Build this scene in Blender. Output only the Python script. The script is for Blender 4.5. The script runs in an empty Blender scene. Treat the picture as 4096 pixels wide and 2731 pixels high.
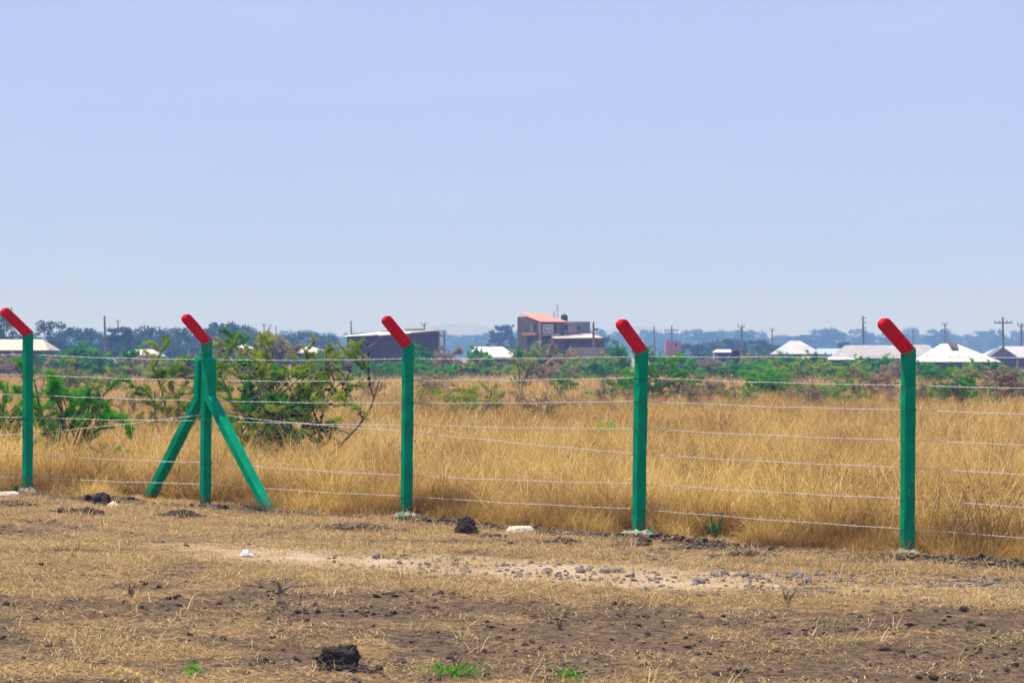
import bpy, math, random
import numpy as np
from mathutils import Vector, Matrix

# ------------------------------------------------------------------ camera, sky, sun, exposure
SC = bpy.context.scene
COL = SC.collection
F, CX, YH, HC = 10240.0, 2048.0, 1425.0, 1.75      # focal length and horizon in photo pixels, eye height
R = math.radians

cam_d = bpy.data.cameras.new('camera')
cam_d.lens, cam_d.sensor_width = 90.0, 36.0
cam_d.shift_y = (YH - 1365.5) / 4096.0
cam_d.clip_start, cam_d.clip_end = 0.1, 9000.0
cam_d.dof.use_dof = True
cam_d.dof.focus_distance = 25.0
cam_d.dof.aperture_fstop = 9.0
cam = bpy.data.objects.new('camera', cam_d)
cam.location = (0, 0, HC)
cam.rotation_euler = (R(90), 0, 0)
COL.objects.link(cam)
SC.camera = cam

SUN_EL, SUN_AZ = R(70.0), math.atan2(-0.95, 0.30)
W = bpy.data.worlds.new('World')
SC.world = W
W.use_nodes = True
wn, wl = W.node_tree.nodes, W.node_tree.links
wn.clear()
sky = wn.new('ShaderNodeTexSky')
sky.sky_type = 'NISHITA'
sky.sun_disc = False
sky.sun_elevation = SUN_EL
sky.sun_rotation = SUN_AZ
sky.altitude = 1500.0
sky.air_density = 0.7
sky.dust_density = 0.0
sky.ozone_density = 6.0
bg = wn.new('ShaderNodeBackground')
bg.inputs['Strength'].default_value = 0.09
wo = wn.new('ShaderNodeOutputWorld')
# thin even dust veil over the whole dome (same in every direction) on top of the clear-air sky
veil = wn.new('ShaderNodeMix'); veil.data_type = 'RGBA'
veil.inputs['Factor'].default_value = 0.82
veil.inputs['B'].default_value = (4.95, 5.8, 9.5, 1)
wl.new(sky.outputs[0], veil.inputs['A'])
tc = wn.new('ShaderNodeTexCoord'); mp = wn.new('ShaderNodeMapping'); mp.inputs['Scale'].default_value = (5.0, 5.0, 26.0)
cn = wn.new('ShaderNodeTexNoise'); cn.inputs['Scale'].default_value = 1.6; cn.inputs['Detail'].default_value = 5.0; cn.inputs['Roughness'].default_value = .55
cr = wn.new('ShaderNodeMapRange'); cr.inputs['From Min'].default_value = .52; cr.inputs['From Max'].default_value = .78; cr.inputs['To Max'].default_value = .16
cl = wn.new('ShaderNodeMix'); cl.data_type = 'RGBA'; cl.inputs['B'].default_value = (6.9, 7.3, 9.6, 1)
wl.new(tc.outputs['Generated'], mp.inputs[0]); wl.new(mp.outputs[0], cn.inputs['Vector']); wl.new(cn.outputs['Fac'], cr.inputs['Value'])
wl.new(cr.outputs[0], cl.inputs['Factor']); wl.new(veil.outputs['Result'], cl.inputs['A'])
wl.new(cl.outputs['Result'], bg.inputs['Color'])
wl.new(bg.outputs[0], wo.inputs['Surface'])

sun_d = bpy.data.lights.new('sun', 'SUN')
sun_d.energy = 5.0
sun_d.angle = R(0.53)
sun_d.color = (1.0, 0.95, 0.84)
sun = bpy.data.objects.new('sun', sun_d)
sd = Vector((math.cos(SUN_EL) * math.sin(SUN_AZ), math.cos(SUN_EL) * math.cos(SUN_AZ), math.sin(SUN_EL)))
sun.rotation_euler = sd.to_track_quat('Z', 'Y').to_euler()
sun.location = (0, 0, 40)
COL.objects.link(sun)

SC.view_settings.view_transform = 'Standard'
SC.view_settings.look = 'None'
SC.view_settings.exposure = 0.27
SC.view_settings.gamma = 1.0
SC.view_settings.use_curve_mapping = False
SC.cycles.max_bounces = 3
SC.cycles.diffuse_bounces = 2
SC.cycles.glossy_bounces = 1
SC.cycles.transparent_max_bounces = 8
SC.cycles.use_denoising = True
SC.cycles.use_adaptive_sampling = True
SC.cycles.adaptive_threshold = 0.02

rng = np.random.default_rng(11)
random.seed(11)

# ------------------------------------------------------------------ helpers
def sstep(a, b, x):
    t = np.clip((np.asarray(x, float) - a) / (b - a), 0, 1)
    return t * t * (3 - 2 * t)

def _hash(ix, iy, s):
    h = (ix * 374761393 + iy * 668265263 + s * 974634777) & 0xFFFFFFFF
    h = ((h ^ (h >> 13)) * 1274126177) & 0xFFFFFFFF
    return ((h ^ (h >> 16)) & 0xFFFF) / 65535.0

def vnoise(x, y, s=0):
    x = np.asarray(x, float); y = np.asarray(y, float)
    ix = np.floor(x).astype(np.int64); iy = np.floor(y).astype(np.int64)
    fx = x - ix; fy = y - iy
    fx = fx * fx * (3 - 2 * fx); fy = fy * fy * (3 - 2 * fy)
    a = _hash(ix, iy, s); b = _hash(ix + 1, iy, s); c = _hash(ix, iy + 1, s); d = _hash(ix + 1, iy + 1, s)
    return (a + (b - a) * fx) * (1 - fy) + (c + (d - c) * fx) * fy

def fbm(x, y, s=0, o=4):
    v = 0; a = 0.5; t = 0
    for k in range(o):
        v = v + a * vnoise(np.asarray(x) * 2 ** k, np.asarray(y) * 2 ** k, s + k * 17); t += a; a *= 0.5
    return v / t

FX = [-7.6, -5.72, -3.5, -1.14, 1.30, 3.65, 6.2]
FY = [30.9, 30.2, 29.26, 27.98, 25.92, 23.6, 21.2]
def fence_y(x):
    x = np.asarray(x, float)
    y = np.interp(x, FX, FY)
    y = np.where(x < FX[0], FY[0] - 0.45 * (x - FX[0]), y)
    return np.where(x > FX[-1], FY[-1] - 0.95 * (x - FX[-1]), y)
def track_y(x):
    return 21.6 - 0.42 * np.asarray(x, float)

def base_z(x, y):
    x = np.asarray(x, float); y = np.asarray(y, float)
    g = np.interp(x, [-9, -5.7, -3.5, -1.14, 1.3, 3.65, 9], [.17, .14, .036, -.012, -.073, -.08, -.11])
    g = g * (1 - sstep(40, 90, y))
    return g - 0.3 * sstep(60, 200, y)

def ground_z(x, y):
    x = np.asarray(x, float); y = np.asarray(y, float)
    near = 1 - sstep(34, 48, y)
    d = y - fence_y(x)
    tr = np.exp(-((y - track_y(x)) / 1.5) ** 2)
    z = base_z(x, y)
    rough = (1 - 0.75 * tr) * near
    z = z + rough * (0.035 * (fbm(x * 1.1, y * 0.8, 3, 3) - .55) + 0.03 * (fbm(x * 4, y * 3.5, 5, 3) - .55)
                     + 0.03 * np.clip(fbm(x * 11, y * 11, 9, 2) - .55, 0, 1) * 2)
    berm = np.exp(-((d + 0.55) / 0.28) ** 2) * np.clip(fbm(x * 1.3, y * .2, 21, 2) - .30, 0, 1) * 0.10
    z = z + berm * near * (0.25 + 1.5 * fbm(x * 7, y * 9, 31, 3))
    return z
def gz(x, y):
    return float(ground_z(np.array([x]), np.array([y]))[0])

def ray(px, py, Y):
    return Vector(((px - CX) / F * Y, Y, HC - (py - YH) / F * Y))
def on_ground(px, py):
    Y = HC * F / (py - YH)
    for _ in range(12):
        z = float(base_z((px - CX) / F * Y, Y))
        Y = (HC - z) * F / (py - YH)
    x = (px - CX) / F * Y
    return Vector((x, Y, gz(x, Y)))

class MB:
    """collects faces that become ONE mesh object"""
    def __init__(s):
        s.v = []; s.f = []
    def add(s, vs, fs):
        n = len(s.v); s.v.extend([tuple(v) for v in vs]); s.f.extend([tuple(i + n for i in f) for f in fs])
    def box(s, x0, x1, y0, y1, z0, z1):
        s.add([(x0, y0, z0), (x1, y0, z0), (x1, y1, z0), (x0, y1, z0), (x0, y0, z1), (x1, y0, z1), (x1, y1, z1), (x0, y1, z1)],
              [(0, 3, 2, 1), (4, 5, 6, 7), (0, 1, 5, 4), (1, 2, 6, 5), (2, 3, 7, 6), (3, 0, 4, 7)])
    def tube(s, pts, rad, n=6, cap=True):
        pts = [Vector(p) for p in pts]
        if not hasattr(rad, '__len__'): rad = [rad] * len(pts)
        rings = []
        for i, p in enumerate(pts):
            t = (pts[min(i + 1, len(pts) - 1)] - pts[max(i - 1, 0)])
            if t.length < 1e-9: t = Vector((0, 0, 1))
            t.normalize()
            u = t.cross(Vector((0.31, 0.9, 0.2)))
            if u.length < .05: u = t.cross(Vector((1, 0, 0)))
            u.normalize(); w = t.cross(u)
            rings.append([p + (u * math.cos(2 * math.pi * k / n) + w * math.sin(2 * math.pi * k / n)) * rad[i] for k in range(n)])
        vs = [v for r in rings for v in r]; fs = []
        for i in range(len(rings) - 1):
            for k in range(n):
                a = i * n + k; b = i * n + (k + 1) % n
                fs.append((a, b, b + n, a + n))
        if cap:
            fs.append(tuple(reversed(range(n)))); fs.append(tuple(range(len(vs) - n, len(vs))))
        s.add(vs, fs)
    def build(s, name, mat, parent=None, smooth=False, loc=None):
        me = bpy.data.meshes.new(name)
        me.from_pydata(s.v, [], s.f)
        if smooth: me.polygons.foreach_set('use_smooth', [True] * len(me.polygons))
        me.materials.append(mat)
        o = bpy.data.objects.new(name, me)
        COL.objects.link(o)
        if parent is not None: o.parent = parent
        if loc is not None: o.location = loc
        return o

def quads_mesh(name, V, mat, smooth=False, link=True, attrs=None, n=4):
    """V: (N,n,3) array of separate n-gons -> one mesh"""
    N = len(V)
    me = bpy.data.meshes.new(name)
    me.vertices.add(N * n); me.loops.add(N * n); me.polygons.add(N)
    me.vertices.foreach_set('co', np.ascontiguousarray(V, dtype=np.float32).ravel())
    me.loops.foreach_set('vertex_index', np.arange(N * n, dtype=np.int32))
    me.polygons.foreach_set('loop_start', np.arange(0, N * n, n, dtype=np.int32))
    me.polygons.foreach_set('loop_total', np.full(N, n, dtype=np.int32))
    if attrs:
        for k, a in attrs.items():
            at = me.attributes.new(k, 'FLOAT', 'POINT')
            at.data.foreach_set('value', np.ascontiguousarray(a, dtype=np.float32).ravel())
    me.update(); me.validate()
    me.materials.append(mat)
    o = bpy.data.objects.new(name, me)
    if link: COL.objects.link(o)
    return o

def tag(o, label, cat, group=None):
    o['label'] = label; o['category'] = cat
    if group: o['group'] = group
    return o
def thing(name, label, cat, loc=(0, 0, 0), rz=0.0, group=None):
    o = bpy.data.objects.new(name, None)
    o.empty_display_size = .2
    COL.objects.link(o)
    o.location = loc; o.rotation_euler = (0, 0, rz)
    return tag(o, label, cat, group)
def copy_tree(root, loc, rz=0.0, scale=(1, 1, 1), label=None, group=None):
    r = root.copy(); COL.objects.link(r)
    r.location = loc; r.rotation_euler = (0, 0, rz); r.scale = scale
    if label: r['label'] = label
    if group: r['group'] = group
    for ch in root.children:
        c = ch.copy(); COL.objects.link(c); c.parent = r
    return r

# ------------------------------------------------------------------ materials
def mat(name, col, rough=.85, col2=None, scale=4.0, mixpos=(.4, .65), bump=0.0, bscale=30.0, metal=0.0, spec=.3, trans=0.0,
        detail=5.0, col3=None, scale3=20.0, pos3=(.55, .7), stretch=None):
    m = bpy.data.materials.new(name)
    m.use_nodes = True
    N, L = m.node_tree.nodes, m.node_tree.links
    b = N['Principled BSDF']
    b.inputs['Roughness'].default_value = rough
    b.inputs['Metallic'].default_value = metal
    b.inputs['Specular IOR Level'].default_value = spec
    b.inputs['Base Color'].default_value = (*col, 1)
    out = None
    geo = N.new('ShaderNodeNewGeometry')
    pos = geo.outputs['Position']
    if stretch:
        mp = N.new('ShaderNodeMapping'); mp.inputs['Scale'].default_value = stretch
        L.new(pos, mp.inputs[0]); pos = mp.outputs[0]
    def noise_mix(colA, cB, sc, mp_, det):
        nz = N.new('ShaderNodeTexNoise'); nz.inputs['Scale'].default_value = sc; nz.inputs['Detail'].default_value = det
        L.new(pos, nz.inputs['Vector'])
        rp = N.new('ShaderNodeMapRange'); rp.inputs['From Min'].default_value = mp_[0]; rp.inputs['From Max'].default_value = mp_[1]
        L.new(nz.outputs['Fac'], rp.inputs['Value'])
        mx = N.new('ShaderNodeMix'); mx.data_type = 'RGBA'
        L.new(rp.outputs[0], mx.inputs['Factor'])
        if hasattr(colA, 'links'): L.new(colA, mx.inputs['A'])
        else: mx.inputs['A'].default_value = (*colA, 1)
        mx.inputs['B'].default_value = (*cB, 1)
        return mx.outputs['Result']
    if col2 is not None:
        out = noise_mix(col, col2, scale, mixpos, detail)
        if col3 is not None: out = noise_mix(out, col3, scale3, pos3, 3)
        L.new(out, b.inputs['Base Color'])
    if bump > 0:
        nz = N.new('ShaderNodeTexNoise'); nz.inputs['Scale'].default_value = bscale; nz.inputs['Detail'].default_value = 4
        L.new(geo.outputs['Position'], nz.inputs['Vector'])
        bp = N.new('ShaderNodeBump'); bp.inputs['Strength'].default_value = 1.0; bp.inputs['Distance'].default_value = bump
        L.new(nz.outputs['Fac'], bp.inputs['Height']); L.new(bp.outputs[0], b.inputs['Normal'])
    if trans > 0:
        add_trans(m, trans, out, col)
    return m

def add_trans(m, amt, colsock, col):
    N, L = m.node_tree.nodes, m.node_tree.links
    b = N['Principled BSDF']
    t = N.new('ShaderNodeBsdfTranslucent'); mx = N.new('ShaderNodeMixShader')
    mx.inputs[0].default_value = amt
    if colsock is not None: L.new(colsock, t.inputs['Color'])
    else: t.inputs['Color'].default_value = (*col, 1)
    L.new(b.outputs[0], mx.inputs[1]); L.new(t.outputs[0], mx.inputs[2])
    L.new(mx.outputs[0], N['Material Output'].inputs['Surface'])

def blade_mat(name, cols, rough=.6, trans=.35, patch=None, pscale=.35, rnd=.35):
    """blades / leaves: per-piece tint attribute + per-clump random + broad natural patches"""
    m = bpy.data.materials.new(name); m.use_nodes = True
    N, L = m.node_tree.nodes, m.node_tree.links
    b = N['Principled BSDF']
    b.inputs['Roughness'].default_value = rough; b.inputs['Specular IOR Level'].default_value = .2
    at = N.new('ShaderNodeAttribute'); at.attribute_name = 'tint'
    oi = N.new('ShaderNodeObjectInfo')
    ma = N.new('ShaderNodeMath'); ma.operation = 'MULTIPLY_ADD'
    L.new(oi.outputs['Random'], ma.inputs[0]); ma.inputs[1].default_value = rnd
    L.new(at.outputs['Fac'], ma.inputs[2])
    sb = N.new('ShaderNodeMath'); sb.operation = 'SUBTRACT'; L.new(ma.outputs[0], sb.inputs[0]); sb.inputs[1].default_value = rnd / 2
    cr = N.new('ShaderNodeValToRGB')
    e = cr.color_ramp.elements
    e[0].position = 0; e[0].color = (*cols[0], 1)
    e[1].position = 1; e[1].color = (*cols[-1], 1)
    for i, c in enumerate(cols[1:-1]):
        k = e.new((i + 1) / (len(cols) - 1)); k.color = (*c, 1)
    L.new(sb.outputs[0], cr.inputs[0])
    out = cr.outputs[0]
    if patch is not None:
        g = N.new('ShaderNodeNewGeometry')
        nz = N.new('ShaderNodeTexNoise'); nz.inputs['Scale'].default_value = pscale; nz.inputs['Detail'].default_value = 5
        L.new(g.outputs['Position'], nz.inputs['Vector'])
        rp = N.new('ShaderNodeMapRange'); rp.inputs['From Min'].default_value = .42; rp.inputs['From Max'].default_value = .64
        rp.inputs['To Max'].default_value = .95
        L.new(nz.outputs['Fac'], rp.inputs['Value'])
        mx = N.new('ShaderNodeMix'); mx.data_type = 'RGBA'; mx.blend_type = 'MULTIPLY'
        L.new(rp.outputs[0], mx.inputs['Factor']); L.new(out, mx.inputs['A']); mx.inputs['B'].default_value = (*patch, 1)
        out = mx.outputs['Result']
    L.new(out, b.inputs['Base Color'])
    add_trans(m, trans, out, cols[0])
    return m

M = {}
M['green'] = mat('green_paint', (.0, .30, .145), .6, (.0, .225, .108), 6, (.35, .7), .008, 45, spec=.03, col3=(.02, .12, .07), scale3=34, pos3=(.66, .74))
M['red'] = mat('red_paint', (.66, .010, .028), .6, (.54, .016, .014), 7, (.38, .68), .008, 45, col3=(.16, .004, .006), scale3=60, pos3=(.68, .75), spec=.03)
M['wire'] = mat('galvanised_wire', (.58, .57, .57), .5, metal=.2, spec=.6)
M['tie'] = mat('binding_wire', (.03, .06, .05), .6)
M['concrete'] = mat('paint_splashed_concrete', (.42, .34, .25), .95, (.30, .235, .165), 20, (.4, .6), .01, 60, col3=(.01, .42, .22), scale3=14, pos3=(.53, .58))
M['stone_pale'] = mat('pale_stone', (.72, .58, .42), .9, (.62, .48, .34), 9, (.4, .7), .006, 40)
M['clod'] = mat('black_cotton_soil', (.032, .022, .018), .95, (.085, .06, .05), 22, (.42, .68), .02, 60)
M['spoil'] = mat('dug_soil', (.07, .046, .032), .95, (.19, .13, .085), 18, (.42, .66), .02, 50, col3=(.45, .32, .16), scale3=45, pos3=(.6, .66))
M['gravel'] = mat('grey_stone', (.125, .112, .10), .9, (.27, .23, .185), 14, (.4, .65), .006, 60)
M['bark'] = mat('grey_bark', (.12, .085, .06), .9, (.22, .165, .125), 16, (.4, .65), .004, 80)
M['twig_grey'] = mat('dead_grey_twig', (.36, .27, .18), .9, (.23, .165, .11), 12, (.4, .65))
M['gall'] = mat('black_gall', (.02, .013, .014), .5, (.06, .045, .045), 20, (.45, .7), spec=.5)
M['dark_hole'] = mat('hole_shadow', (.05, .008, .01), .9)
M['wood'] = mat('weathered_pole_wood', (.16, .115, .09), .85, (.26, .20, .16), 3, (.35, .65))

def dirt_foot(m):
    N, L = m.node_tree.nodes, m.node_tree.links; b = N['Principled BSDF']
    src = b.inputs['Base Color'].links[0].from_socket
    tc = N.new('ShaderNodeTexCoord'); sp = N.new('ShaderNodeSeparateXYZ'); L.new(tc.outputs['Object'], sp.inputs[0])
    nz = N.new('ShaderNodeTexNoise'); nz.inputs['Scale'].default_value = 22; nz.inputs['Detail'].default_value = 6; L.new(tc.outputs['Object'], nz.inputs['Vector'])
    ma = N.new('ShaderNodeMath'); ma.operation = 'MULTIPLY_ADD'; L.new(nz.outputs['Fac'], ma.inputs[0]); ma.inputs[1].default_value = .5; L.new(sp.outputs['Z'], ma.inputs[2])
    rp = N.new('ShaderNodeMapRange'); rp.inputs['From Min'].default_value = .42; rp.inputs['From Max'].default_value = .27; L.new(ma.outputs[0], rp.inputs['Value'])
    mx = N.new('ShaderNodeMix'); mx.data_type = 'RGBA'; L.new(rp.outputs[0], mx.inputs['Factor']); L.new(src, mx.inputs['A']); mx.inputs['B'].default_value = (.10, .085, .05, 1)
    L.new(mx.outputs['Result'], b.inputs['Base Color'])
dirt_foot(M['green'])

# ------------------------------------------------------------------ ground and dirt track
def ground_material(name, track):
    m = bpy.data.materials.new(name); m.use_nodes = True
    N, L = m.node_tree.nodes, m.node_tree.links
    b = N['Principled BSDF']; b.inputs['Roughness'].default_value = .95; b.inputs['Specular IOR Level'].default_value = .15
    g = N.new('ShaderNodeNewGeometry')
    def nz(sc, det=5, st=(1, 1, 1), rough=.6):
        mp = N.new('ShaderNodeMapping'); mp.inputs['Scale'].default_value = st; L.new(g.outputs['Position'], mp.inputs[0])
        n = N.new('ShaderNodeTexNoise'); n.inputs['Scale'].default_value = sc; n.inputs['Detail'].default_value = det
        n.inputs['Roughness'].default_value = rough
        L.new(mp.outputs[0], n.inputs['Vector']); return n.outputs['Fac']
    def rng_(v, a, b_, lo=0, hi=1):
        r = N.new('ShaderNodeMapRange'); r.inputs['From Min'].default_value = a; r.inputs['From Max'].default_value = b_
        r.inputs['To Min'].default_value = lo; r.inputs['To Max'].default_value = hi
        L.new(v, r.inputs['Value']); return r.outputs[0]
    def mix(f, A, B):
        x = N.new('ShaderNodeMix'); x.data_type = 'RGBA'; L.new(f, x.inputs['Factor'])
        for k, v in (('A', A), ('B', B)):
            if hasattr(v, 'links'): L.new(v, x.inputs[k])
            else: x.inputs[k].default_value = (*v, 1)
        return x.outputs['Result']
    at = N.new('ShaderNodeAttribute'); at.attribute_name = 'cover'      # 0 bare black soil .. 1 straw covered
    tr = N.new('ShaderNodeAttribute'); tr.attribute_name = 'track'
    soil = mix(rng_(nz(13), .4, .65), (.060, .038, .022), (.168, .108, .060))
    soil = mix(rng_(nz(55, 3), .55, .7), soil, (.26, .175, .10))
    straw = mix(rng_(nz(26, 4), .38, .66), (.16, .098, .042), (.40, .255, .105))
    straw = mix(rng_(nz(5, 4), .5, .75), straw, (.36, .20, .07))
    # noise breaks the edge of the cover
    cov = N.new('ShaderNodeMath'); cov.operation = 'ADD'; L.new(at.outputs['Fac'], cov.inputs[0])
    L.new(rng_(nz(11, 8, (1, 1, 1), .8), .25, .75, -.75, .75), cov.inputs[1])
    c = mix(rng_(cov.outputs[0], .32, .62), soil, straw)
    dust = mix(rng_(nz(3.0, 5), .4, .66), (.43, .295, .165), (.56, .43, .28))
    dust = mix(rng_(nz(40, 3), .56, .68), dust, (.30, .21, .13))
    trk = N.new('ShaderNodeMath'); trk.operation = 'ADD'; L.new(tr.outputs['Fac'], trk.inputs[0])
    L.new(rng_(nz(6, 6, (1, 1, 1), .7), .2, .8, -.45, .45), trk.inputs[1])
    c = mix(rng_(trk.outputs[0], .40, .72), c, dust)
    L.new(c, b.inputs['Base Color'])
    bp = N.new('ShaderNodeBump'); bp.inputs['Distance'].default_value = .03
    L.new(nz(34, 5), bp.inputs['Height']); L.new(bp.outputs[0], b.inputs['Normal'])
    return m

def axis(lo, hi, step, far_lo, far_hi, grow=1.25):
    mid = list(np.arange(lo, hi + 1e-6, step))
    a = []; d = step; p = lo
    while p > far_lo:
        d *= grow; p -= d; a.append(max(p, far_lo))
    b_ = []; d = step; p = hi
    while p < far_hi:
        d *= grow; p += d; b_.append(min(p, far_hi))
    return np.array(sorted(set(np.round(a + mid + b_, 4))))

def cover_amount(x, y):
    """how much straw lies on the soil (1) or bare black soil (0): worn strips along the verge"""
    d = y - fence_y(x)
    c = 0.60 + 0 * x
    near = 1 - sstep(17.0, 20.0, y + 0.12 * x)                       # bare worked soil towards the viewer
    c = c - 0.47 * near
    c = c + .42 * (1 - sstep(13.9, 14.5, y)) * (fbm(x * .5, y * 1.2, 62, 2) > .42)
    c = c + .9 * (fbm(x * .55, y * .9, 41, 3) - .5) + 1.3 * (fbm(x * 2.2, y * 2.4, 43, 4) - .5)
    c = np.where(d > -0.25, c + 0.6, c)
    c = c - 1.1 * np.exp(-((d + 0.55) / 0.34) ** 2) * np.clip(fbm(x * 1.1, y * .2, 21, 2) * 2.4 - .35, 0, 1)
    return np.clip(c, 0, 1)
def track_amount(x, y):
    t = np.exp(-((y - track_y(x)) / 1.25) ** 4)
    return t * (0.25 + 0.7 * sstep(-4.2, -1.0, x) - .45 * sstep(1.2, 2.6, x)) * (.55 + .75 * fbm(x * .8, y * 1.4, 14, 3))

def build_ground():
    xs = axis(-9, 9, .042, -1500, 1500); ys = axis(12.5, 34, .055, -60, 2780)
    nx, ny = len(xs), len(ys)
    X, Y = np.meshgrid(xs, ys)
    Z = ground_z(X, Y)
    P = np.stack([X, Y, Z], -1).reshape(-1, 3)
    idx = np.arange(nx * ny).reshape(ny, nx)
    Q = np.stack([idx[:-1, :-1], idx[:-1, 1:], idx[1:, 1:], idx[1:, :-1]], -1).reshape(-1, 4)
    cen = P[Q].mean(1)
    wob = 0.5 * (fbm(cen[:, 0] * .6, cen[:, 1] * .3, 71, 3) - .5)
    on_track = (np.abs(cen[:, 1] - track_y(cen[:, 0]) + wob) < 1.55) & (np.abs(cen[:, 0]) < 300) & (cen[:, 1] > -50)
    for name, sel in (('ground', ~on_track), ('dirt_track', on_track)):
        q = Q[sel]
        used, inv = np.unique(q.ravel(), return_inverse=True)
        me = bpy.data.meshes.new(name)
        me.vertices.add(len(used)); me.loops.add(len(inv)); me.polygons.add(len(q))
        pv = P[used]
        me.vertices.foreach_set('co', pv.astype(np.float32).ravel())
        me.loops.foreach_set('vertex_index', inv.astype(np.int32))
        me.polygons.foreach_set('loop_start', np.arange(0, len(inv), 4, dtype=np.int32))
        me.polygons.foreach_set('loop_total', np.full(len(q), 4, dtype=np.int32))
        me.polygons.foreach_set('use_smooth', np.ones(len(q), dtype=bool))
        for k, fn in (('cover', cover_amount), ('track', track_amount)):
            a = me.attributes.new(k, 'FLOAT', 'POINT'); a.data.foreach_set('value', fn(pv[:, 0], pv[:, 1]).astype(np.float32))
        me.update(); me.validate()
        me.materials.append(GM)
        o = bpy.data.objects.new(name, me); COL.objects.link(o)
        o['kind'] = 'structure'
GM = ground_material('dry_ground', False)
build_ground()

# hills at the horizon
hm = MB()
hx = np.linspace(-1400, 1400, 260)
def hill_h(x):
    return (20 * np.exp(-((x + 55) / 75) ** 2) + 17 * np.exp(-((x - 125) / 65) ** 2) + 8 * np.exp(-((x + 330) / 200) ** 2)
            + 5 + 16 * fbm(x * .016, x * 0 + 3, 5, 4))
for i, x in enumerate(hx):
    h = float(hill_h(np.array([x]))[0])
    for yy, k in ((2420, 0), (2520, .72), (2600, 1.0), (2700, .6), (2770, 0)):
        hm.v.append((x, yy, -1.2 + h * k))
for i in range(len(hx) - 1):
    for k in range(4):
        a = i * 5 + k
        hm.f.append((a, a + 5, a + 6, a + 1))
ho = hm.build('hills', mat('far_hill_haze_tint', (.20, .225, .245), .95, (.17, .20, .21), .02), smooth=True)  # bluish grey surface colour imitates distance haze, close to the sky tone
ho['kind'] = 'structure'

# ------------------------------------------------------------------ scattering of uncountable stuff
def scatter(name, pts, rot, scl, var, variants, label=None):
    c = bpy.data.collections.new(name + '_kinds')
    for i, v in enumerate(variants): c.objects.link(v)
    me = bpy.data.meshes.new(name)
    me.vertices.add(len(pts)); me.vertices.foreach_set('co', np.ascontiguousarray(pts, dtype=np.float32).ravel())
    a = me.attributes.new('rot', 'FLOAT_VECTOR', 'POINT'); a.data.foreach_set('vector', np.ascontiguousarray(rot, dtype=np.float32).ravel())
    a = me.attributes.new('scl', 'FLOAT_VECTOR', 'POINT'); a.data.foreach_set('vector', np.ascontiguousarray(scl, dtype=np.float32).ravel())
    a = me.attributes.new('var', 'INT', 'POINT'); a.data.foreach_set('value', np.ascontiguousarray(var, dtype=np.int32))
    o = bpy.data.objects.new(name, me); COL.objects.link(o)
    o['kind'] = 'stuff'
    if label: o['label'] = label
    t = bpy.data.node_groups.new(name, 'GeometryNodeTree')
    t.interface.new_socket('Geometry', in_out='INPUT', socket_type='NodeSocketGeometry')
    t.interface.new_socket('Geometry', in_out='OUTPUT', socket_type='NodeSocketGeometry')
    N, L = t.nodes, t.links
    gi = N.new('NodeGroupInput'); go = N.new('NodeGroupOutput')
    ci = N.new('GeometryNodeCollectionInfo'); ci.inputs['Collection'].default_value = c
    ci.inputs['Separate Children'].default_value = True; ci.inputs['Reset Children'].default_value = True
    ip = N.new('GeometryNodeInstanceOnPoints'); ip.inputs['Pick Instance'].default_value = True
    def na(n, ty):
        x = N.new('GeometryNodeInputNamedAttribute'); x.data_type = ty; x.inputs['Name'].default_value = n
        return x.outputs['Attribute']
    L.new(gi.outputs[0], ip.inputs['Points']); L.new(ci.outputs[0], ip.inputs['Instance'])
    L.new(na('var', 'INT'), ip.inputs['Instance Index'])
    e2r = N.new('FunctionNodeEulerToRotation'); L.new(na('rot', 'FLOAT_VECTOR'), e2r.inputs[0]); L.new(e2r.outputs[0], ip.inputs['Rotation'])
    L.new(na('scl', 'FLOAT_VECTOR'), ip.inputs['Scale'])
    L.new(ip.outputs[0], go.inputs[0])
    md = o.modifiers.new('scatter', 'NODES'); md.node_group = t
    return o

def blades(n, spread, hmin, hmax, lean0, lean1, w, seg=3, droop=.5, tint=(.2, 1.0), wind=(0, 0), flat=False):
    """n curved strips as quads (n*seg,4,3) and tints"""
    ang = rng.uniform(0, 2 * np.pi, n)
    rad = spread * np.sqrt(rng.uniform(0, 1, n))
    b0 = np.stack([rad * np.cos(ang), rad * np.sin(ang), np.full(n, -.01)], -1)
    az = rng.uniform(0, 2 * np.pi, n)
    lean = rng.uniform(lean0, lean1, n)
    ln = rng.uniform(hmin, hmax, n)
    if flat: b0[:, 2] = rng.uniform(.002, .03, n)
    side = np.stack([-np.sin(az + rng.normal(0, .5, n)), np.cos(az), np.zeros(n)], -1)
    side /= np.linalg.norm(side, axis=1)[:, None] + 1e-9
    p = b0.copy(); quads = []; tn = []
    tt = rng.uniform(tint[0], tint[1], n)
    w = w * rng.uniform(.7, 1.3, n)
    for k in range(seg):
        le = lean + droop * (k / max(1, seg - 1)) * rng.uniform(.3, 1.4, n)
        d = np.stack([np.sin(le) * np.cos(az) + wind[0], np.sin(le) * np.sin(az) + wind[1], np.cos(le)], -1)
        if flat: d[:, 2] = rng.normal(0, .12, n)
        q = p + d * (ln / seg)[:, None]
        if flat: q[:, 2] = np.maximum(q[:, 2], .001)
        wa = (w * (1 - .75 * k / seg))[:, None] * side * .5
        wb = (w * (1 - .75 * (k + 1) / seg))[:, None] * side * .5
        quads.append(np.stack([p - wa, p + wa, q + wb, q - wb], 1)); tn.append(np.repeat(tt[:, None], 4, 1))
        p = q
    return np.concatenate(quads), np.concatenate(tn)

STRAW = blade_mat('dry_grass', [(.11, .055, .014), (.36, .195, .038), (.62, .38, .085), (.90, .67, .25)], .55, .35,
                  patch=(.44, .345, .27), pscale=.8)
STUB = blade_mat('dead_straw', [(.13, .08, .038), (.32, .20, .075), (.53, .35, .13), (.74, .55, .26)], .6, .2, rnd=.3)

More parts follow.
